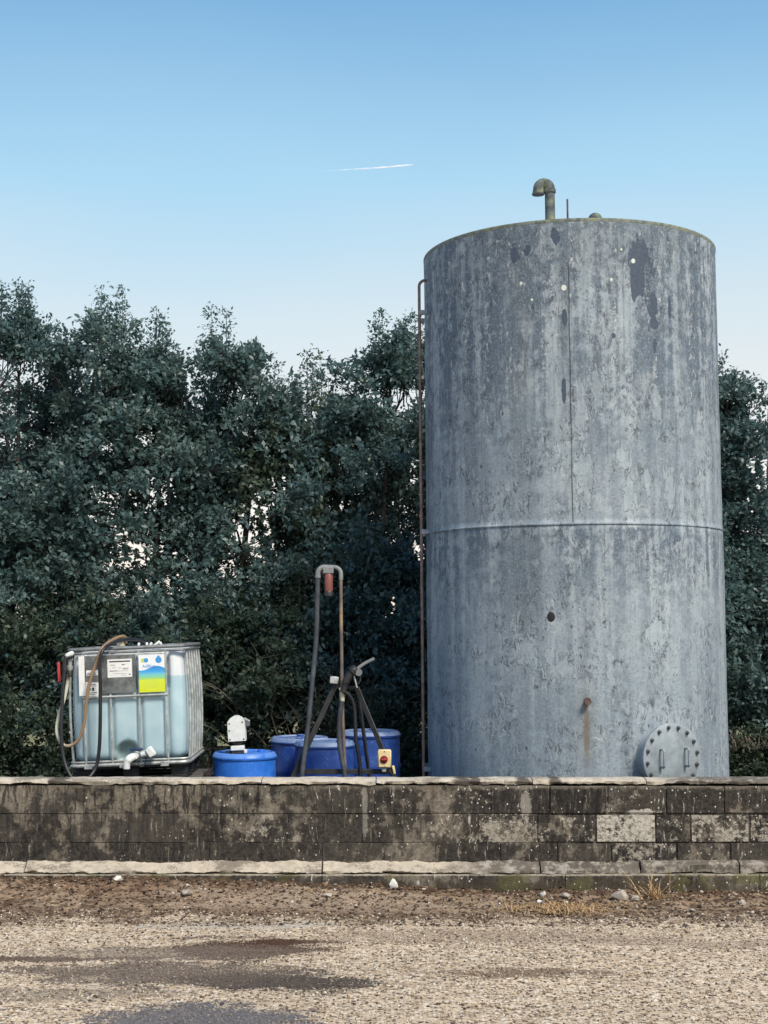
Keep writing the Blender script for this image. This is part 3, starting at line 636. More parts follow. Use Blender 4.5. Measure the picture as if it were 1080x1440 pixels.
# ------------------------------------------------------------------ bulk liquid container
ibc = thing('bulk_liquid_container', (-2.178, 12.86, .735), 'caged translucent plastic container of pale blue liquid with hoses over it', 'liquid container', rot=(0, R_(-2.4), R_(1.0)))
W, D = .985, 1.10; ZB, ZT = .135, 1.125; LV = .885      # cage bottom, cage top, liquid level
def bottle():
    """rounded, slightly bulging tank with shallow vertical corrugations where the cage bars pass"""
    bm = bmesh.new(); nx, ny, nz = 56, 40, 44; r = .075; V = {}; hx, hy = W / 2 - .028, D / 2 - .03; z0, z1 = ZB + .02, ZT - .02
    hz = (z1 - z0) / 2; zc = (z0 + z1) / 2; bars = (-.37, -.145, .10, .33)
    def shape(p):
        q = Vector((max(-hx + r, min(hx - r, p.x)), max(-hy + r, min(hy - r, p.y)), max(-hz + r, min(hz - r, p.z)))); d = p - q
        if d.length > 1e-6: d.normalize()
        o = q + d * r; bul = .022 * (1 - (p.z / hz) ** 2)
        dx = dy = 0.
        if d.y < -.5:
            bul2 = bul + .016
            for bx in bars: bul2 -= .034 * math.exp(-((p.x - bx) / .022) ** 2)
            if abs(p.x + .02) < .12 and p.z < -hz + .19:               # recess for the tap
                k = max(0., 1 - math.hypot((p.x + .02) / .115, max(0, p.z + hz - .06) / .12)); bul2 -= .10 * min(1, k * 3)
            if p.z > .13 and p.x > -.40 and p.x < .36: bul2 -= .03
            dy = -bul2 * -d.y
        if abs(d.x) > .5:
            b2 = bul
            for k in range(5): b2 -= .02 * math.exp(-((p.y + .36 - .18 * k) / .022) ** 2)
            dx = math.copysign(b2, d.x)
        return Vector((o.x + dx, o.y + dy, o.z + zc))
    def face(n1, n2, fn):
        g = [[None] * (n2 + 1) for _ in range(n1 + 1)]
        for i in range(n1 + 1):
            for j in range(n2 + 1):
                p = fn(2 * i / n1 - 1, 2 * j / n2 - 1); key = (round(p.x, 5), round(p.y, 5), round(p.z, 5))
                if key not in V: V[key] = bm.verts.new(shape(p))
                g[i][j] = V[key]
        for i in range(n1):
            for j in range(n2): bm.faces.new((g[i][j], g[i + 1][j], g[i + 1][j + 1], g[i][j + 1]))
    for s in (-1, 1):
        face(nx, nz, lambda a, b, s=s: Vector((a * hx, s * hy, b * hz)))
        face(ny, nz, lambda a, b, s=s: Vector((s * hx, a * hy, b * hz)))
        face(nx, ny, lambda a, b, s=s: Vector((a * hx, b * hy, s * hz)))
    bmesh.ops.recalc_face_normals(bm, faces=bm.faces)
    me = bpy.data.meshes.new('bottle'); 
    # cut along the liquid surface (level in the world, so tilted in the leaning container)
    t = math.tan(R_(1.9)); bmesh.ops.bisect_plane(bm, geom=bm.verts[:] + bm.edges[:] + bm.faces[:], plane_co=(0, 0, LV), plane_no=(t, 0, 1))
    for f in bm.faces:
        c_ = f.calc_center_median(); f.material_index = 0 if c_.z + t * c_.x > LV else 1; f.smooth = True
        if c_.y < -.3 and math.hypot((c_.x + .02) / .105, max(0, c_.z - z0 - .06) / .11) < 1 and c_.z < z0 + .18: f.material_index = 2
    bm.to_mesh(me); bm.free()
    for m in ('hdpe_empty', 'hdpe_full', 'hdpe_recess'): me.materials.append(M[m])
    return me
link('bottle', bottle(), ibc)
def vbar(pts, r=.0105, mat='galv'): return MB().tube(pts, r, 8)
fy = -D / 2 - .014; bul = lambda t: .022 * 4 * t * (1 - t)
def upright(fn):
    return [fn(t, bul(t)) for t in np.linspace(0, 1, 9)]
zt = lambda t: ZB + (ZT - .03 - ZB) * t
for bx in (-.37, -.145, .10, .33):
    MB().tube(upright(lambda t, b: (bx, fy - b * .8, zt(t))), .0105, 8, flat=.75).build('cage_bar', M['galv'], ibc)
    MB().tube(upright(lambda t, b: (bx, -fy + b * .8, zt(t))), .0105, 8).build('cage_bar', M['galv'], ibc)
for k in range(6):
    yy = -.46 + .184 * k
    for s in (-1, 1):
        MB().tube(upright(lambda t, b: (s * (W / 2 + .002 + b), yy, zt(t))), .0115, 8).build('cage_bar', M['galv'], ibc)
# horizontal hoops: one across the front half way up, one each side and at the back
MB().tube([(-.385, fy - .024, .715), (.345, fy - .024, .715)], .0105, 8).build('hoop', M['galv'], ibc)
MB().tube([(-.385, -fy + .02, .7), (.345, -fy + .02, .7)], .0105, 8).build('hoop', M['galv'], ibc)
MB().tube([(-W / 2 - .03, -.47, .42), (-W / 2 - .03, .47, .42)], .010, 8).build('hoop', M['galv'], ibc)
def ring(z, r, ex, name, mat, fl=None):
    cr = .07; p = []
    for cx, cy, a0 in ((1, -1, -PI / 2), (1, 1, 0), (-1, 1, PI / 2), (-1, -1, PI)):
        for k in range(6):
            a = a0 + PI / 2 * k / 5; p.append((cx * (W / 2 + ex - cr) + cr * math.cos(a), cy * (D / 2 + ex - cr) + cr * math.sin(a), z))
    p.append(p[0]); p.append(p[1])
    return MB().tube(p, r, 8, False).build(name, mat, ibc)
ring(ZT, .0155, .012, 'top_rail', M['galv_dark']); ring(ZT - .034, .011, .012, 'top_rail', M['galv_dark'])
ring(ZB, .016, .014, 'bottom_rail', M['galv']); ring(ZB + .03, .009, .014, 'bottom_rail', M['galv'])
for k, bx in enumerate((-.28, -.02, .21)):
    MB().box((bx, fy - .010, ZT - .075), (.20, .006, .045), .003).build('clip_plate', M['galv'], ibc)
for bx in (-.35, -.05, .30): MB().box((bx, fy - .02, ZB - .008), (.07, .02, .04), .003).build('foot_clip', M['galv'], ibc)
# pallet
pal = MB().box((0, 0, ZB - .025), (W - .02, D - .02, .022), .006).build('pallet', M['black_plastic'], ibc)
for yy in (-.44, 0, .44): MB().box((0, yy, .012), (W - .03, .12, .022), .004).build('skid', M['black_plastic'], pal)
for xx in (-.41, 0, .41):
    for yy in (-.44, 0, .44): MB().box((xx, yy, .062), (.14, .12, .078), .006).build('foot_block', M['black_plastic'], pal)
# plates and labels
pl = MB().box((-.155, fy - .030, .905), (.462, .003, .325), .001).build('name_plate', M['plate'], ibc)
MB().box((0, 0, 0), (.21, .0015, .155), 0).build('paper_label', M['paper'], pl, (-.058, fy - .0335, .955))
pr = MB()
for x0, z0_, w_, h_ in ((0, .058, .18, .012), (-.06, .028, .04, .004), (.03, .03, .03, .006), (-.05, .005, .03, .003), (.0, .002, .025, .003), (.05, -.002, .05, .004), (.05, -.010, .05, .003), (-.055, -.022, .065, .006), (.02, -.024, .10, .002), (0, -.045, .12, .002), (.03, -.06, .04, .003), (.085, -.055, .012, .012)):
    pr.box((x0, 0, z0_), (w_, .0006, h_), 0)
tag(pr.build('lettering', M['print'], pl, (-.058, fy - .0346, .955)), kind='stuff')
MB().box((0, 0, 0), (.10, .0015, .045), 0).build('paper_label', M['paper'], pl, (-.295, fy - .0335, .925))
MB().box((0, 0, 0), (.115, .0015, .12), 0).build('paper_label', M['paper'], pl, (-.30, fy - .0350, .785), (0, R_(4), 0))
pr = MB()
for x0, z0_, w_, h_ in ((.0, .14, .07, .004), (.0, .128, .08, .005), (.0, .04, .07, .005), (.0, .028, .08, .003), (.01, .0, .02, .028), (-.02, .0, .02, .02), (.0, -.03, .09, .006), (.0, -.045, .05, .005)):
    pr.box((x0, 0, z0_), (w_, .0006, h_), 0)
tag(pr.build('lettering', M['print'], pl, (-.30, fy - .0365, .785)), kind='stuff')
MB().box((-.385, fy - .031, .90), (.05, .003, .34), .001).build('side_strip', M['paper'], ibc)
lab = MB().box((0, 0, 0), (.222, .002, .32), 0).build('product_label', M['adlabel'], ibc, (.215, fy - .034, .90))
tag(lab, 'white blue and yellow printed label')
text('AdBlue', .038, 'lettering', M['print_blue'], lab, (-.025, -.0018, .062))
drop = [(.0, .042)] + [(.027 * math.cos(a), .027 * math.sin(a)) for a in np.linspace(PI * .82, PI * 2.18, 18)]
MB().prism(drop, -.0018, 0).build('drop_emblem', M['print_blue'], lab, (.06, 0, .112), smooth=False)
disc = lambda r, x0=0: [(x0 + r * math.cos(a), r * math.sin(a)) for a in np.linspace(0, 2 * PI, 18, endpoint=False)]
MB().prism(disc(.019), -.0016, 0).build('round_emblem', M['print_green'], lab, (-.072, 0, .112), smooth=False)
MB().prism(disc(.019), -.0022, 0).build('round_emblem', M['print_blue'], lab, (-.047, 0, .113), smooth=False)
mb = MB()
for k in range(5): mb.box((.0, -.0012, -.045 - .018 * k), (.13 - .02 * (k % 2), .0006, .004), 0)
mb.build('lettering', M['print_green'], lab)
# tap
tx = .075; ty = -D / 2 - .02
tap = MB().lathe([(.034, .06), (.034, -.02), (.030, -.05), (.026, -.06)], 18, (tx - .02, ty, .205), (0, 1, 0)).build('tap', M['white'], ibc)
MB().tube(curve([(tx - .035, ty - .05, .20), (tx - .065, ty - .08, .185), (tx - .085, ty - .085, .15), (tx - .09, ty - .085, .105)], 5), [.034] * 8 + [.030] * 8, 14).build('spout', M['white'], tap)
MB().box((tx - .005, ty - .055, .262), (.105, .035, .022), .006).build('tap_handle', M['blue_cap'], tap)
MB().tube([(tx + .035, ty - .05, .215), (tx + .075, ty - .055, .225)], [.024, .028], 12).build('neck', M['white'], tap)
MB().box((tx + .115, ty - .06, .235), (.062, .06, .085), .008, Matrix.Rotation(R_(-32), 3, 'Y')).build('tap_cap', M['white'], tap)
MB().tube(curve([(tx - .02, ty - .04, .18), (tx + .02, ty - .06, .12), (tx + .06, ty - .055, .13), (tx + .075, ty - .055, .2)], 6), .006, 6).build('chain', M['black_plastic'], tap)
# filler cap and fittings on the lid
lid = MB().lathe([(.115, ZT - .03), (.115, ZT + .01), (.10, ZT + .02), (.02, ZT + .022)], 28, (0, -.05, 0)).build('filler_lid', M['black_plastic'], ibc)
MB().lathe([(.04, 0), (.042, .02), (.036, .024), (.036, .03)], 16, (-.085, -.34, ZT - .022)).build('bung_ring', M['black_plastic'], ibc)
MB().lathe([(.034, ZT - .01), (.036, ZT + .005), (.036, ZT + .062), (.030, ZT + .07)], 8, (-.085, -.34, 0)).build('coupling_nut', M['cream'], ibc)
for x0, y0, an in ((.165, -.50, 0), (.20, -.50, 40), (.245, -.48, 55), (.285, -.50, -20), (.10, -.53, 10)):
    MB().box((x0, y0, ZT + .025), (.02, .02, .03 if an != 55 else .07), .004, Matrix.Rotation(R_(an), 3, 'Y')).build('cable_clip', M['white'], ibc)
# timber deck the container stands on (its foot is hidden behind the wall)
deck = thing('timber_stack', (-2.18, 12.86, .03), 'dark timber stack under the caged liquid container', 'timber stack')
for z, ax in ((.06, 0), (.2, 1), (.34, 0), (.48, 1), (.60, 0)):
    for k in (-1, 0, 1):
        sz = (1.15, .14, .12) if ax == 0 else (.14, 1.2, .14)
        c_ = (0, .45 * k, z) if ax == 0 else (.45 * k, 0, z)
        MB().box(c_, sz, .008).build('beam', M['wood'], deck)
for k in range(8): MB().box((-.5 + .1428 * k, 0, .677), (.12, 1.16, .022), .004).build('plank', M['wood'], deck)

# hoses over the container
hose = MB().tube(curve([(-2.262, 12.52, 1.90), (-2.268, 12.46, 1.955), (-2.33, 12.36, 1.938), (-2.405, 12.20, 1.86), (-2.455, 12.19, 1.73), (-2.505, 12.17, 1.56), (-2.53, 12.17, 1.38), (-2.545, 12.17, 1.22), (-2.59, 12.17, 1.085), (-2.665, 12.17, 1.035), (-2.735, 12.18, 1.055), (-2.782, 12.2, 1.15), (-2.775, 12.23, 1.28), (-2.735, 12.26, 1.43), (-2.715, 12.28, 1.56), (-2.705, 12.29, 1.66)], 8), .0145, 10).build('delivery_hose', M['hose_brown'])
tag(hose, 'faded brown to cream hose looping down across the front of the caged container', 'hose')
bh = MB().tube(curve([(-2.10, 12.62, 1.91), (-2.19, 12.50, 1.93), (-2.30, 12.32, 1.915), (-2.385, 12.16, 1.85), (-2.408, 12.13, 1.74), (-2.405, 12.14, 1.5), (-2.402, 12.14, 1.2), (-2.408, 12.14, 1.0), (-2.43, 12.13, .86), (-2.48, 12.08, .775), (-2.55, 12.06, .745), (-2.63, 12.08, .79), (-2.70, 12.12, .93), (-2.732, 12.15, 1.15), (-2.735, 12.18, 1.4), (-2.733, 12.21, 1.58), (-2.728, 12.22, 1.68)], 8), .0155, 10).build('supply_hose', M['hose_black'])
tag(bh, 'long black rubber hose hanging in a loop over the left of the caged container', 'hose')
noz = thing('dispensing_gun', (-2.72, 12.24, 1.70), 'black dispensing gun with red lever hung on corner of caged container', 'dispensing gun')
MB().tube(curve([(-.008, -.02, -.04), (-.01, -.02, .03), (.0, -.015, .07), (.05, .0, .09)], 5), [.018] * 16, 10).build('body', M['black_plastic'], noz)
MB().box((-.058, -.02, -.045), (.022, .03, .17), .006, Matrix.Rotation(R_(-3), 3, 'Y')).build('lever', M['red'], noz)
MB().box((.03, -.01, .105), (.075, .05, .04), .012, Matrix.Rotation(R_(-25), 3, 'Y')).build('hook', M['white'], noz)
MB().lathe([(.02, 0), (.026, .01), (.026, .04), (.018, .045), (.018, .085), (.026, .09), (.026, .11)], 12, (.025, .03, -.035)).build('coupling', M['galv'], noz)
MB().lathe([(.022, 0), (.022, .05), (.018, .055)], 12, (.025, .03, -.09)).build('hose_tail', M['black_plastic'], noz)
sb = thing('scrap_planks', (-1.62, 12.9, .70), 'dark scrap planks and sticks beside the foot of the caged container', 'planks')
MB().box((0, 0, -.35), (.05, .3, .72), .004, Matrix.Rotation(R_(22), 3, 'Y')).build('plank', M['wood'], sb)
MB().box((-.02, -.12, -.30), (.04, .12, .72), .004, Matrix.Rotation(R_(38), 3, 'Y')).build('plank', M['wood'], sb)
for k in range(5): MB().tube([(-.2 + .03 * k, -.1 + .05 * k, -.55), (.03 + .03 * k, -.15 + .07 * k, .05 + .03 * (k % 3))], .008, 6).build('stick', M['bark'], sb)

# ------------------------------------------------------------------ blue drums
def drum(loc, rr, h, mat, label, group=None, rz=0.):
    t = thing('plastic_drum', loc, label, 'drum', group, rot=(0, 0, rz))
    prof = [(rr * .90, 0), (rr * .95, .03), (rr * .985, h * .2), (rr * .985, h * .30), (rr * 1.0, h * .32), (rr * 1.0, h * .35), (rr * .985, h * .37), (rr * .985, h * .62), (rr * 1.0, h * .64), (rr * 1.0, h * .67), (rr * .985, h * .69), (rr * .975, h * .87), (rr * .965, h - .055)]
    MB().lathe(prof, 56).build('body', M[mat], t)
    MB().lathe([(rr * .95, h - .06), (rr * 1.0, h - .058), (rr * 1.012, h - .05), (rr * 1.012, h - .036), (rr * .995, h - .03), (rr * .965, h - .012), (rr * .93, h - .002), (rr * .89, h), (rr * .86, h - .012), (.02, h - .008)], 56).build('lid', M[mat], t)
    for a in (.6, .6 + PI): MB().lathe([(.035, h - .02), (.036, h + .006), (.028, h + .010), (.01, h + .010)], 16, (rr * .6 * math.cos(a), rr * .6 * math.sin(a), 0)).build('bung', M[mat], t)
    return t
drum((-1.261, 13.0, .03), .288, .885, 'drum_bright', 'bright blue plastic drum with white pump head on its lid')
G = 'dusty blue drums behind the pump stand'
drum((-.83, 14.15, .03), .290, .93, 'drum_dark', 'deep blue drum partly hidden between bright drum and pump stand', G, 1.)
drum((-.565, 13.62, .03), .285, .935, 'drum_dark', 'deep blue drum with dusty lid right behind the two black stand hoses', G, 2.)
drum((-.135, 14.22, .03), .300, .985, 'drum_dark', 'tallest deep blue drum beside the yellow switch box', G, 4.)
# pump head on the bright drum
ph = thing('drum_pump', (-1.305, 12.86, .905), 'white hooded drum pump head standing on the bright blue drum', 'drum pump', rot=(0, R_(-3), 0))
MB().box((0, 0, .02), (.115, .10, .04), .008).build('base', M['black_plastic'], ph)
MB().box((-.085, .0, .018), (.06, .06, .034), .008).build('knob', M['black_plastic'], ph)
MB().lathe([(.02, 0), (.024, .006), (.024, .03), (.015, .034)], 12, (.06, -.01, .005)).build('knob', M['white'], ph)
MB().box((0, -.01, .056), (.118, .10, .042), .005).build('collar', M['white'], ph)
MB().lathe([(.04, .075), (.04, .14)], 18, (.012, 0, 0)).build('neck', M['black_plastic'], ph)
hood = [(-.077, .118), (.077, .118), (.079, .20), (.072, .295), (.045, .325), (.012, .342), (-.02, .342), (-.050, .325), (-.079, .292), (-.080, .20)]
MB().prism(hood, -.055, .055).build('hood', M['white'], ph, smooth=False)
sm = MB().lathe([(.007, 0), (.007, .004), (.003, .005)], 8, (0, 0, 0), (0, -1, 0)).mesh('screw', M['bolt'])
for x0, z0_ in ((-.062, .135), (.062, .135), (-.064, .215), (-.062, .275), (.055, .285)): link('screw', sm, ph, (x0, -.055, z0_))
MB().tube([(.07, 0, .31), (.10, -.01, .295), (.115, -.01, .285)], [.014, .010, .012], 8).build('lever', M['galv'], ph)
MB().box((.100, .0, .265), (.035, .03, .05), .008).build('lever_block', M['galv_dark'], ph)

# ------------------------------------------------------------------ pump stand, standpipe, nozzle, switch
st = thing('pump_stand', (-.35, 12.85, .03), 'black steel A-frame stand with crossbar in front of the deep blue drums', 'stand')
def flat(name, a, b_, w_, t_, mat, par, off=Vector((.35, -12.85, -.03))):
    a = Vector(a) + off; b_ = Vector(b_) + off; d = b_ - a
    q = Vector((0, 0, 1)).rotation_difference(d.normalized()).to_matrix()
    return MB().box((a + b_) / 2, (w_, t_, d.length), .003, q).build(name, mat, par)
flat('leg', (-.43, 12.82, 1.53), (-1.12, 12.72, .03), .045, .02, M['black_steel'], st)
flat('leg', (-.245, 12.82, 1.50), (.375, 12.72, .03), .045, .02, M['black_steel'], st)
flat('leg', (-.235, 12.88, 1.48), (-.05, 13.20, .03), .042, .02, M['black_steel'], st)
flat('crossbar', (-.80, 12.775, .758), (.085, 12.775, .758), .045, .02, M['black_steel'], st)
flat('top_plate', (-.44, 12.845, 1.50), (-.235, 12.845, 1.495), .03, .04, M['black_steel'], st)
MB().box((-.095, -.06, 1.535), (.075, .06, .065), .006, Matrix.Rotation(R_(6), 3, 'Y')).build('clamp', M['galv'], st)
sp = thing('standpipe', (-.48, 12.80, .03), 'tall inverted U standpipe of black hose and rusty pipe with red filter bowl', 'standpipe')
L = lambda p: Vector(p) - Vector((-.48, 12.80, .03))
MB().tube([L(p) for p in curve([(-.595, 12.80, 2.50), (-.600, 12.80, 2.25), (-.606, 12.79, 1.95), (-.640, 12.76, 1.54), (-.675, 12.72, 1.15), (-.72, 12.68, .75), (-.74, 12.66, .35), (-.72, 12.66, .05)], 6)], .0215, 12).build('suction_hose', M['hose_grey'], sp)
MB().tube([L(p) for p in [(-.388, 12.80, 2.50), (-.386, 12.80, 2.2), (-.381, 12.80, 1.85), (-.376, 12.80, 1.55), (-.368, 12.80, 1.2), (-.345, 12.80, .75), (-.33, 12.80, .05)]], .0155, 10).build('riser_pipe', M['pipe_brown'], sp)
arch = [(-.595, 12.80, 2.48)] + [(-.535 - .06 * math.cos(a), 12.80, 2.515 + .06 * math.sin(a)) for a in np.linspace(0, PI / 2, 6)] + [(-.448 + .06 * math.sin(a), 12.80, 2.515 + .06 * math.cos(a)) for a in np.linspace(0, PI / 2, 6)] + [(-.388, 12.80, 2.46)]
MB().tube([L(p) for p in arch], [.0265] + [.024] * 6 + [.0195] * 7, 12).build('arch_pipe', M['pipe_grey'], sp)
MB().box(L((-.502, 12.80, 2.545)), (.098, .075, .062), .008).build('filter_head', M['pipe_grey'], sp)
MB().lathe([(.036, -.155), (.038, -.13), (.038, -.01), (.033, 0)], 20, L((-.498, 12.80, 2.515))).build('filter_bowl', M['red_bowl'], sp)
MB().lathe([(.026, -.055), (.042, -.045), (.042, -.012), (.036, 0)], 20, L((-.498, 12.80, 2.36))).build('bowl_ring', M['black_plastic'], sp)
MB().tube([L(p) for p in [(-.372, 12.775, 1.37), (-.372, 12.775, 1.44), (-.371, 12.775, 1.50)]], [.020, .027, .018], 10).build('valve', M['cream'], sp)
MB().box(L((-.375, 12.765, 1.485)), (.05, .03, .028), .006).build('valve_cap', M['cream'], sp)
MB().tube([L(p) for p in curve([(-.375, 12.765, 1.38), (-.395, 12.75, 1.22), (-.398, 12.74, 1.05), (-.375, 12.72, .88), (-.345, 12.70, .72), (-.34, 12.70, .4), (-.36, 12.7, .06)], 6)], .0225, 12).build('outlet_hose', M['hose_grey'], sp)
nz = thing('fuel_nozzle', (-.30, 12.74, 1.60), 'dark fuel nozzle with pale spout pointing up right on pump stand', 'fuel nozzle')
N_ = lambda p: Vector(p) - Vector((-.30, 12.74, 1.60))
MB().tube([N_(p) for p in curve([(-.365, 12.74, 1.46), (-.345, 12.74, 1.53), (-.315, 12.74, 1.60), (-.275, 12.74, 1.645), (-.235, 12.74, 1.668)], 5)], [.028] * 6 + [.036] * 8 + [.050] * 4 + [.042] * 2 + [.024], 12).build('body', M['black_plastic'], nz)
MB().tube([N_(p) for p in curve([(-.25, 12.74, 1.655), (-.20, 12.74, 1.695), (-.15, 12.74, 1.725), (-.085, 12.74, 1.757)], 5)], .0155, 12).build('spout', M['pipe_grey'], nz)
MB().tube([N_(p) for p in curve([(-.28, 12.74, 1.63), (-.262, 12.735, 1.56), (-.235, 12.73, 1.53), (-.21, 12.735, 1.575), (-.225, 12.74, 1.645)], 5)], .0075, 8).build('trigger_guard', M['black_plastic'], nz)
MB().tube([N_(p) for p in curve([(-.27, 12.735, 1.62), (-.255, 12.73, 1.56), (-.24, 12.73, 1.50)], 5)], .007, 8).build('trigger', M['galv'], nz)
MB().lathe([(.03, -.035), (.033, -.025), (.033, .025), (.03, .035)], 14, N_((-.225, 12.735, 1.635)), (0, 1, 0)).build('swivel', M['galv_dark'], nz)
MB().tube([N_(p) for p in curve([(-.366, 12.74, 1.47), (-.30, 12.76, 1.42), (-.262, 12.77, 1.30), (-.25, 12.76, 1.05), (-.225, 12.76, .9), (-.21, 12.76, .75), (-.21, 12.76, .4), (-.25, 12.76, .045)], 6)], .017, 10).build('nozzle_hose', M['hose_black'], nz)
sw = thing('isolator_switch', (.005, 12.70, .80), 'pale yellow switch box with dark red rotary dial on the right stand leg', 'switch box')
MB().box((0, 0, .08), (.118, .07, .158), .010).build('box', M['yellow'], sw)
MB().lathe([(.034, 0), (.033, .010), (.028, .012)], 24, (-.005, -.035, .075), (0, -1, 0)).build('dial', M['dark_red'], sw)
MB().box((-.005, -.052, .075), (.05, .014, .016), .004, Matrix.Rotation(R_(-8), 3, 'Y')).build('dial_grip', M['red'], sw)
MB().lathe([(.005, 0), (.005, .004), (.002, .005)], 8, (0, -.035, .145), (0, -1, 0)).build('screw', M['bolt'], sw)
MB().lathe([(.005, 0), (.005, .004), (.002, .005)], 8, (0, -.035, .012), (0, -1, 0)).build('screw', M['bolt'], sw)
MB().box((-.005, .0, -.02), (.04, .035, .036), .005).build('gland', M['galv'], sw)
MB().box((.082, .01, -.02), (.022, .03, .075), .005, Matrix.Rotation(R_(-12), 3, 'Y')).build('cable_tag', M['yellow'], sw)
MB().tube(curve([(.03, .0, 0), (.06, -.01, -.05), (.10, .0, -.12), (.12, .02, -.3), (.12, .04, -.76)], 6), .008, 8).build('cable', M['black_plastic'], sw)
MB().box((.0, .045, .06), (.04, .03, .05), .003).build('mount', M['black_steel'], sw)

# ------------------------------------------------------------------ hedge
HOLES = [(-2.83, 3.15, .30, .50), (-2.72, 3.75, .2, .35), (-2.40, 3.0, .18, .28), (-3.15, 3.0, .22, .3), (-1.55, 3.2, .36, .45), (-1.75, 2.75, .22, .28), (-1.30, 3.75, .16, .2), (-2.32, 4.90, .19, .36), (-.72, 5.02, .16, .18), (-.95, 4.6, .14, .16), (.43, 2.95, .12, .3), (-2.9, 4.35, .14, .2), (-3.4, 4.2, .13, .16), (.36, 3.9, .1, .2), (.1, 2.25, .12, .18), (-.42, 2.0, .13, .2), (4.55, 3.75, .18, .4), (4.75, 4.6, .3, .5), (-2.6, 2.55, .25, .16)]
def leaves(cents, rads, per, rng, L=(.040, .092), holes=True, droop=0., x0=0., y0=0.):
    """sprigs of folded leaves: for each clump, twigs radiating outwards with leaves set along them"""
    nC = len(cents); tw = 13; per_t = max(3, per // tw); N = nC * tw * per_t
    ci = np.repeat(np.arange(nC), tw * per_t)
    td = rng.normal(size=(nC * tw, 3)); td[:, 2] = td[:, 2] * .8 + .45 - droop; td[:, 1] -= .15
    td /= np.linalg.norm(td, axis=1)[:, None]; ti = np.repeat(np.arange(nC * tw), per_t)
    t = rng.uniform(.12, 1.12, N); rad = rads[ci]
    off = td[ti] * (t ** .8)[:, None] * rad
    off += rng.normal(size=(N, 3)) * .028
    p = cents[ci] + off
    if holes:
        keep = np.ones(N, bool); X = p[:, 0] + x0; Z = p[:, 2]
        yy = (p[:, 1] + y0) / 17.2; Xp = X / yy; Zp = 2.05 + (Z - 2.05) / yy
        for hx, hz, rx, rz in HOLES:
            d = ((Xp - hx) / (rx * 1.0)) ** 2 + ((Zp - hz) / (rz * 1.0)) ** 2
            sp_ = np.sin(Xp * 21 + 2.1 * np.sin(Zp * 15)) * np.sin(Zp * 24 + 2.3 * np.sin(Xp * 17)) + .5 * np.sin(Xp * 47 + Zp * 9)
            keep &= ~((d < 1.2) & (sp_ > -.15 + .75 * d ** 2) & (rng.uniform(size=N) < .97))
        p = p[keep]; ti = ti[keep]; N = len(p)
    side = rng.normal(size=(N, 3)); d = td[ti] * .55 + side * .55; d[:, 2] -= .12
    d /= np.linalg.norm(d, axis=1)[:, None]
    nrm = rng.normal(size=(N, 3)) * .55; nrm[:, 2] += .75; nrm[:, 1] -= .25
    w_ = np.cross(d, nrm); w_ /= np.linalg.norm(w_, axis=1)[:, None] + 1e-9; n2 = np.cross(w_, d)
    Ln = rng.uniform(L[0], L[1], N)[:, None]; Wd = Ln * rng.uniform(.22, .31, N)[:, None]
    V = np.empty((N, 4, 3)); V[:, 0] = p; V[:, 1] = p + d * Ln * .45 + w_ * Wd + n2 * Wd * .35; V[:, 2] = p + d * Ln; V[:, 3] = p + d * Ln * .45 - w_ * Wd + n2 * Wd * .35
    return V.reshape(-1, 3), np.arange(N * 4).reshape(N, 4)
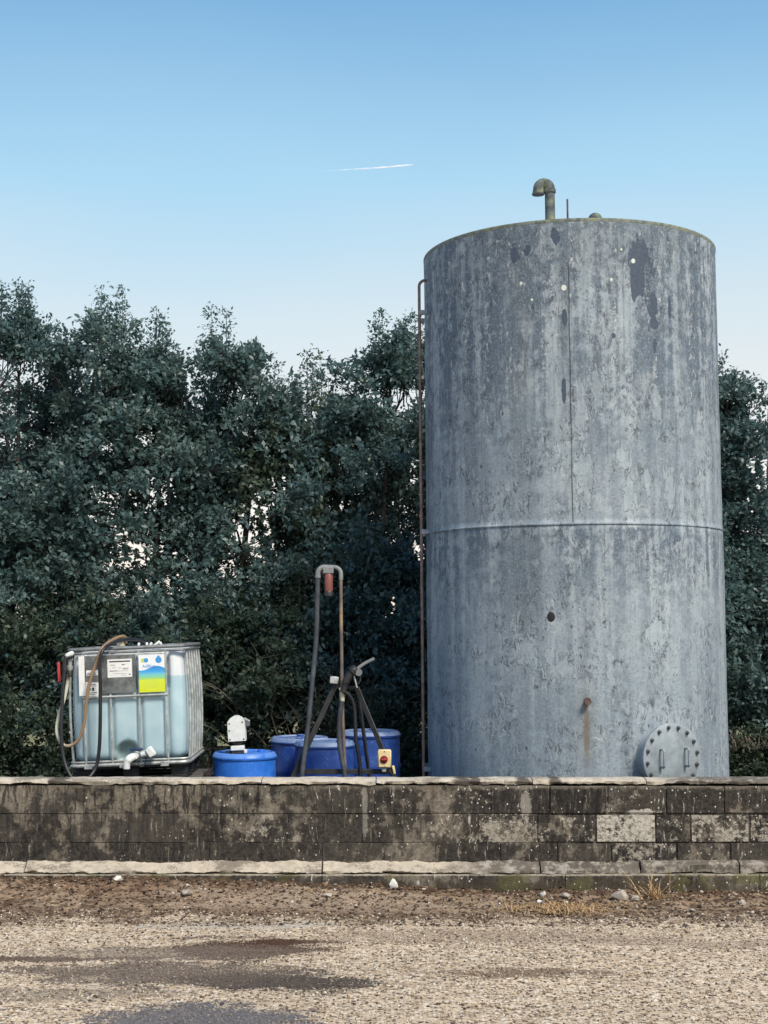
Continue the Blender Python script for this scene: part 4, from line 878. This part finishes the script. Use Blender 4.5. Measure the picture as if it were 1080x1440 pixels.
def tree(name, x, y, h, wd, seed, mat, label, cat, group, zlow=.9, n_cl=62, per=260, spires=6, trunk_r=.07):
    rg = np.random.default_rng(seed); r2 = random.Random(seed)
    t = thing(name, (x, y, 0), label, cat, group)
    # trunk and limbs
    pts = [(0, 0, -.05)]; 
    for k in range(1, 8): pts.append((pts[-1][0] + r2.uniform(-.07, .07), pts[-1][1] + r2.uniform(-.05, .05), h * .86 * k / 7))
    MB().tube(pts, [trunk_r * (1 - .11 * k) for k in range(8)], 8).build('trunk', M['bark'], t)
    tips = []
    for k in range(7):
        f = .12 + .11 * k; i = f * 7; b0 = Vector(pts[int(i)]).lerp(Vector(pts[min(7, int(i) + 1)]), i % 1)
        a = r2.uniform(0, 2 * PI); ln = wd * r2.uniform(.55, .9); p = [b0]
        for s in range(1, 5): p.append(b0 + Vector((math.cos(a) * ln * s / 4 * .62, math.sin(a) * ln * s / 4 * .5, ln * (s / 4) ** 1.2 * 1.1)) + Vector((r2.uniform(-.05, .05), r2.uniform(-.05, .05), 0)))
        p = [q if q.z < h * .95 else Vector((q.x, q.y, h * .95)) for q in p]
        MB().tube(p, [trunk_r * .45 * (1 - .2 * s) for s in range(5)], 6).build('limb', M['bark'], t); tips += p[1:]
    # clumps filling the crown
    C = []; Rr = []
    lobes = [(rg.normal() * .12, rg.normal() * .1, h - .42, .36)]
    for k in range(9):
        f = rg.uniform(0., .93); lx = rg.uniform(-1, 1) * wd * (1.1 - .45 * f); lr = rg.uniform(.38, .62) * (1 - .25 * f)
        lobes.append((lx, rg.uniform(-.75, .45) * wd * .8, min(zlow + .3 + (h - zlow - .6) * f, h - lr * .7 - .45 * abs(lx)), lr))
    while len(C) < n_cl:
        if rg.uniform() < .58:
            lx, ly, lz, lr = lobes[rg.integers(0, 10)]; d = rg.normal(size=3); d /= np.linalg.norm(d); q = lr * rg.uniform(.3, 1.) ** .5
            c_ = (lx + d[0] * q, ly + d[1] * q, lz + d[2] * q * .85)
        else:
            f = rg.uniform(0, .9); pr_ = wd * 1.2 * (1 if f < .62 else 1 - (f - .62) * 1.7); c_ = (rg.uniform(-1, 1) * pr_, rg.uniform(-.8, .5) * pr_, zlow + (h - zlow) * f)
        if c_[2] < zlow - .3: continue
        C.append(c_); Rr.append((.32 if c_[2] < h * .8 else .23) * rg.uniform(.7, 1.2))
    tops = [q for q in lobes if q[2] > h * .55]
    C = np.array(C); Rr = np.array(Rr)[:, None] * np.array([[1., 1., .8]])
    sp_c = []; sp_r = []
    for k in range(spires):
        tp = tops[rg.integers(0, len(tops))] if k > 2 else lobes[0]; a = tp[0] + rg.normal() * tp[3] * .55; zz = tp[2] + tp[3] + rg.uniform(-.15, .32)
        for s in range(4): sp_c.append((a + .03 * s * rg.uniform(-1, 1), rg.uniform(-.1, .1), zz - .16 * s)); sp_r.append((.07 + .035 * s, .07 + .035 * s, .13 + .02 * s))
    V1, F1 = leaves(C, Rr, per, rg, x0=x, y0=y)
    V2, F2 = leaves(np.array(sp_c), np.array(sp_r), 52, rg, (.036, .062), x0=x, y0=y)
    link('crown', fast('crown', np.vstack([V1, V2]), np.vstack([F1, F2 + len(V1)]), mat), t)
    # twigs reaching into the clumps
    tb = MB()
    for k in range(0, len(C), 2):
        c_ = Vector(C[k]); b0 = min(tips, key=lambda q: (q - c_).length); m_ = (b0 + c_) / 2 + Vector((r2.uniform(-.08, .08), r2.uniform(-.08, .08), -.06))
        tb.tube([b0, m_, c_, c_ + (c_ - m_) * .5], [.011, .008, .005, .002], 4, False)
    for k in range(0, len(sp_c), 4):
        c_ = Vector(sp_c[k]); tb.tube([c_ + Vector((0, 0, -.75)), c_ + Vector((.01, 0, -.3)), c_ + Vector((0, 0, .12))], [.009, .006, .002], 4, False)
    tag(tb.build('twigs', M['bark'], t), kind='stuff')
    return t
GT = 'trees in the hedge behind the tank'
LF = M['leaf']
T = [(-5.75, 17.3, 5.75, .95, 1, 0, 'dense tree at the far left end of the hedge row, cut by frame edge'),
     (-4.55, 17.2, 6.0, .95, 2, 1, 'tallest hedge tree with two thin leading shoots at left edge of view'),
     (-3.50, 17.1, 5.85, .95, 3, 0, 'broad bushy hedge tree rising above the caged liquid container'),
     (-2.72, 17.3, 5.62, .72, 4, 1, 'narrow hedge tree beside the sky gap, with leaning tip'),
     (-1.75, 17.2, 5.62, .88, 5, 0, 'hedge tree with one sharp spire, above the bright blue drum'),
     (-1.02, 17.5, 5.15, .75, 6, 2, 'lower hedge tree in the dip of the hedge top'),
     (-.05, 17.1, 5.60, .95, 27, 1, 'dark hedge tree rising left of the tank ladder'),
     (.75, 17.5, 5.7, .75, 8, 0, 'hedge tree just hidden behind left side of the tank'),
     (1.95, 17.6, 5.2, .8, 9, 1, 'hedge tree directly behind the tank'),
     (3.15, 17.5, 5.0, .75, 10, 0, 'hedge tree behind right side of the tank'),
     (4.22, 17.2, 5.25, .60, 31, 1, 'slender dark tree with bare tip standing right of the tank'),
     (-4.05, 18.3, 5.45, .85, 21, 0, 'rear hedge tree filling the gap between the two leftmost crowns'),
     (-2.25, 18.4, 5.1, .85, 22, 1, 'rear hedge tree seen low between the narrow crown and the sharp spire'),
     (-.55, 18.3, 5.0, .80, 23, 0, 'rear hedge tree filling the dip beside the dark tree left of the ladder'),
     (5.10, 17.6, 4.75, .60, 12, 0, 'open tree at the right frame edge beyond the tank')]
for x, y, h, wd, sd_, mi, lb in T:
    hidden = 1.2 < x < 3.3 or x < -5
    tree('hedge_tree', x, y, h, wd, sd_, LF[mi], lb, 'tree', GT, n_cl=(60 if hidden else 190), per=(160 if hidden else 200), spires=(9 if wd > .6 else 7))
GS = 'shrubs along the foot of the hedge'
S = [(-4.75, 16.45, 2.6, .75, 0, 'leafy shrub at foot of hedge by the left frame edge'), (-3.75, 16.5, 2.5, .75, 2, 'leafy shrub left of the caged container'), (-2.85, 16.6, 2.35, .7, 1, 'shrub showing just above the caged container'),
     (-1.95, 16.45, 2.3, .7, 2, 'olive shrub between caged container and bright blue drum'), (-1.1, 16.5, 2.5, .7, 2, 'twiggy shrub behind the bright blue drum'), (-.25, 16.55, 2.5, .7, 1, 'dark shrub behind the pump stand'), (.5, 16.6, 2.6, .6, 1, 'shadowed shrub behind the tank ladder'),
     (3.9, 16.55, 2.9, .65, 1, 'dark shrub touching the right side of the tank'), (4.7, 16.6, 2.9, .7, 0, 'shrub at foot of hedge by the right frame edge')]
for k, (x, y, h, wd, mi, lb) in enumerate(S):
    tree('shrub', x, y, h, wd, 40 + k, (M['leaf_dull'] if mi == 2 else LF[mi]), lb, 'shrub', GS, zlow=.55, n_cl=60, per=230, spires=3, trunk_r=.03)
# bare twiggy branches in front of the shrubs, and dry grass at the right end of the rear wall
bt = thing('bare_branches', (-.95, 16.0, .7), 'pale bare leafless branches in front of the shrubs left of pump stand', 'branches')
rb = random.Random(8)
for k in range(34):
    a = rb.uniform(-1.2, 1.2); p = Vector((rb.uniform(-.7, .9), rb.uniform(-.1, .2), rb.uniform(-.05, .4))); d = Vector((math.sin(a) * .7, rb.uniform(-.25, .05), 1)).normalized(); pts = [p]
    for s in range(6): d = (d + Vector((rb.uniform(-.45, .45), rb.uniform(-.2, .2), rb.uniform(-.32, .15)))).normalized(); p = p + d * rb.uniform(.10, .22); pts.append(p)
    mb = MB().tube(pts, [.009 - .0012 * s for s in range(7)], 5, False)
    for s in (2, 3, 4, 5):
        e = (Vector((rb.uniform(-1, 1), rb.uniform(-.5, .2), rb.uniform(-.2, 1)))).normalized(); mb.tube([pts[s], pts[s] + e * .13, pts[s] + e * .24 + Vector((0, 0, rb.uniform(-.06, .04)))], [.005, .0035, .0015], 4, False)
    mb.build('branch', M['twig'], bt)
def tuft(loc, n, ln, spread, seed, label, cat, name, mat, lean=0., droop=.4, wdt=.004, zr=(.15, 1.)):
    rg = np.random.default_rng(seed); V = []; F = []
    for k in range(n):
        b0 = np.array([rg.normal() * spread, rg.normal() * spread * .5, 0.]); a = rg.uniform(0, 2 * PI); l = ln * rg.uniform(.5, 1.15)
        d = np.array([math.cos(a) * rg.uniform(.2, 1.3) + lean, math.sin(a) * .8, rg.uniform(*zr)]); d /= np.linalg.norm(d); s = np.array([-d[1], d[0], 0.]); s = s / (np.linalg.norm(s) + 1e-6) * wdt
        m = b0 + d * l * .55; e = b0 + d * l + np.array([0, 0, -droop * l * .4]); e[2] = max(e[2], .006); i = len(V)
        V += [b0 - s, b0 + s, m + s * .8, m - s * .8, e]; F += [(i, i + 1, i + 2, i + 3), (i + 3, i + 2, i + 4, i + 4)]
    me = bpy.data.meshes.new(name); me.from_pydata([tuple(v) for v in V], [], [tuple(dict.fromkeys(f)) for f in F]); me.materials.append(mat)
    return tag(link(name, me, None, loc), label, cat)
tuft((4.1, 16.1, .70), 420, .42, .45, 3, 'dry brown grass overhanging the rear wall right of the tank', 'dry grass', 'dry_grass', M['twig'], 0, 1.5, .006)['kind'] = 'stuff'
# leaf litter along the top of the rear wall / under the hedge: ivy, thickened to black out the wall
rg = np.random.default_rng(77); cc = np.stack([np.concatenate([rg.uniform(-5, .6, 90), rg.uniform(-5.2, -3., 50), rg.uniform(3.3, 5.6, 90)]), rg.uniform(15.7, 16.15, 230), np.concatenate([rg.uniform(.25, 1.1, 140), rg.uniform(.0, .85, 90)])], 1)
V, F = leaves(cc, np.full((230, 3), .26), 170, rg, (.04, .07), False, .5)
tag(link('ivy', fast('ivy', V, F, M['leaf_dull'])), 'dark ivy below the hedge, added over the rear wall to blacken it', 'ivy')

# ------------------------------------------------------------------ gravel, litter, stones, dry grass in front of the wall
def pebbles(n, xr, yr, smin, smax, seed, dens=None):
    rg = np.random.default_rng(seed); o6 = np.array([(1, 0, 0), (-1, 0, 0), (0, 1, 0), (0, -1, 0), (0, 0, 1), (0, 0, -1)], float)
    T8 = np.array([(0, 2, 4), (2, 1, 4), (1, 3, 4), (3, 0, 4), (2, 0, 5), (1, 2, 5), (3, 1, 5), (0, 3, 5)])
    x = rg.uniform(*xr, n); y = rg.uniform(*yr, n)
    if dens is not None: k = np.array([dens(a, b_, rg) for a, b_ in zip(x, y)]); x, y = x[k], y[k]; n = len(x)
    z = np.array([gz(a, b_) for a, b_ in zip(x, y)]); s = smin + (smax - smin) * rg.uniform(0, 1, n) ** 2.6
    a = rg.uniform(0, 2 * PI, n); V = o6[None] * (s[:, None, None] * rg.uniform(.6, 1.25, (n, 6, 1))) * np.array([1.1, .85, .62]); V += rg.normal(size=V.shape) * s[:, None, None] * .12
    c_, s_ = np.cos(a)[:, None], np.sin(a)[:, None]; X = V[..., 0] * c_ - V[..., 1] * s_; Y = V[..., 0] * s_ + V[..., 1] * c_
    V = np.stack([X + x[:, None], Y + y[:, None], V[..., 2] + (z + s * .12)[:, None]], -1)
    return V.reshape(-1, 3), (T8[None] + 6 * np.arange(n)[:, None, None]).reshape(-1, 3)
V1, F1 = pebbles(34000, (-3.4, 3.4), (7.1, 10.3), .0035, .0135, 1)
V2, F2 = pebbles(6500, (-3.6, 3.6), (9.9, 11.17), .004, .022, 2)
tag(link('gravel', fast('gravel', V1, F1, M['pebble'])), 'loose gravel and grit over the yard in front of the wall', 'gravel', kind='stuff')
tag(link('rubble', fast('rubble', V2, F2, M['rubble'])), 'small broken stones in the dirt along the foot of the wall', 'rubble', kind='stuff')
rg = np.random.default_rng(4); n = 4600
x = rg.uniform(-3.6, 3.6, n); y = 9.95 + 1.2 * rg.uniform(0, 1, n) ** .5 + rg.normal(size=n) * .16; k = y < 11.16; x, y = x[k], y[k]; n = len(x)
z = np.array([gz(a, b_) for a, b_ in zip(x, y)]) + .004; a = rg.uniform(0, 2 * PI, n); L_ = rg.uniform(.012, .04, n); Wd = L_ * rg.uniform(.15, .45, n)
V = np.empty((n, 4, 3)); dx, dy = np.cos(a), np.sin(a)
for i, (p, q, up_) in enumerate(((-.5, 0, .0), (0, .5, .35), (.5, 0, .1), (0, -.5, .3))):
    V[:, i, 0] = x + dx * L_ * p - dy * Wd * 2 * q; V[:, i, 1] = y + dy * L_ * p + dx * Wd * 2 * q; V[:, i, 2] = z + up_ * L_ * rg.uniform(-.2, 1.1, n)
tag(link('leaf_litter', fast('leaf_litter', V.reshape(-1, 3), np.arange(n * 4).reshape(n, 4), M['litter'])), 'brown dead leaves and twig scraps along the foot of the wall', 'leaf litter', kind='stuff')
def stone(x, y, s, mat, seed, label, sq=.75):
    bm = bmesh.new(); q = random.Random(seed)
    for k in range(26):
        v = Vector((q.gauss(0, 1), q.gauss(0, 1), q.gauss(0, 1))).normalized() * q.uniform(.75, 1.2); bm.verts.new((v.x * s * 1.1, v.y * s * .8, v.z * s * sq))
    h_ = bmesh.ops.convex_hull(bm, input=bm.verts[:]); bmesh.ops.delete(bm, geom=[g for g in h_['geom_interior'] if isinstance(g, bmesh.types.BMVert)], context='VERTS')
    bmesh.ops.bevel(bm, geom=bm.edges[:], offset=s * .05, segments=1, affect='EDGES')
    me = bpy.data.meshes.new('stone'); bm.to_mesh(me); bm.free(); me.materials.append(mat)
    return tag(link('stone', me, None, (x, y, gz(x, y) + s * sq * .55), (0, .2 * math.sin(seed), seed)), label, 'stone', 'loose stones at the foot of the wall')
stone(.075, 11.08, .038, M['stone_white'], 1, 'bright white pointed stone against the plinth near the middle', 1.2)
stone(1.20, 10.95, .030, M['stone_white'], 2, 'small white stone left of the pale rubble lump')
stone(1.77, 10.82, .062, M['stone_pale'], 3, 'largest pale rubble lump under the whitewashed block')
stone(1.86, 10.72, .035, M['stone_pale'], 4, 'small grey lump touching the largest rubble lump')
stone(1.36, 10.86, .045, M['stone_pale'], 5, 'flat pale stone above the orange straw', .5)
stone(1.15, 10.66, .025, M['stone_white'], 6, 'little whitish stone at the left tip of the orange straw')
stone(-2.02, 10.98, .035, M['stone_white'], 7, 'white stone in the dirt below left end of the pale fillet')
stone(-1.45, 10.62, .06, M['stone_pale'], 8, 'flat pale slab of rubble in the dirt on the left', .45)
stone(-.42, 10.72, .045, M['stone_pale'], 9, 'low buff stone in the dirt below the wall crack', .5)
stone(2.62, 10.60, .035, M['stone_pale'], 10, 'buff stone in the dark litter at lower right')
stone(2.2, 10.35, .03, M['stone_pale'], 11, 'small buff stone at the edge of the litter on the right', .6)
tuft((1.25, 10.45, .012), 420, .15, .21, 11, 'flattened patch of orange dry straw on the dirt', 'dry grass', 'straw_patch', M['straw'], 0, .9, .0035, (.02, .34))
tuft((2.03, 10.80, .02), 46, .30, .05, 12, 'upright tuft of dry straw stalks beside the rubble lump', 'dry grass', 'straw_tuft', M['straw'], -.25, .3)
tuft((2.42, 11.14, .10), 14, .26, .05, 13, 'few thin dry stalks leaning on the plinth at right', 'dry grass', 'straw_tuft', M['twig'], .2, .5, .003)
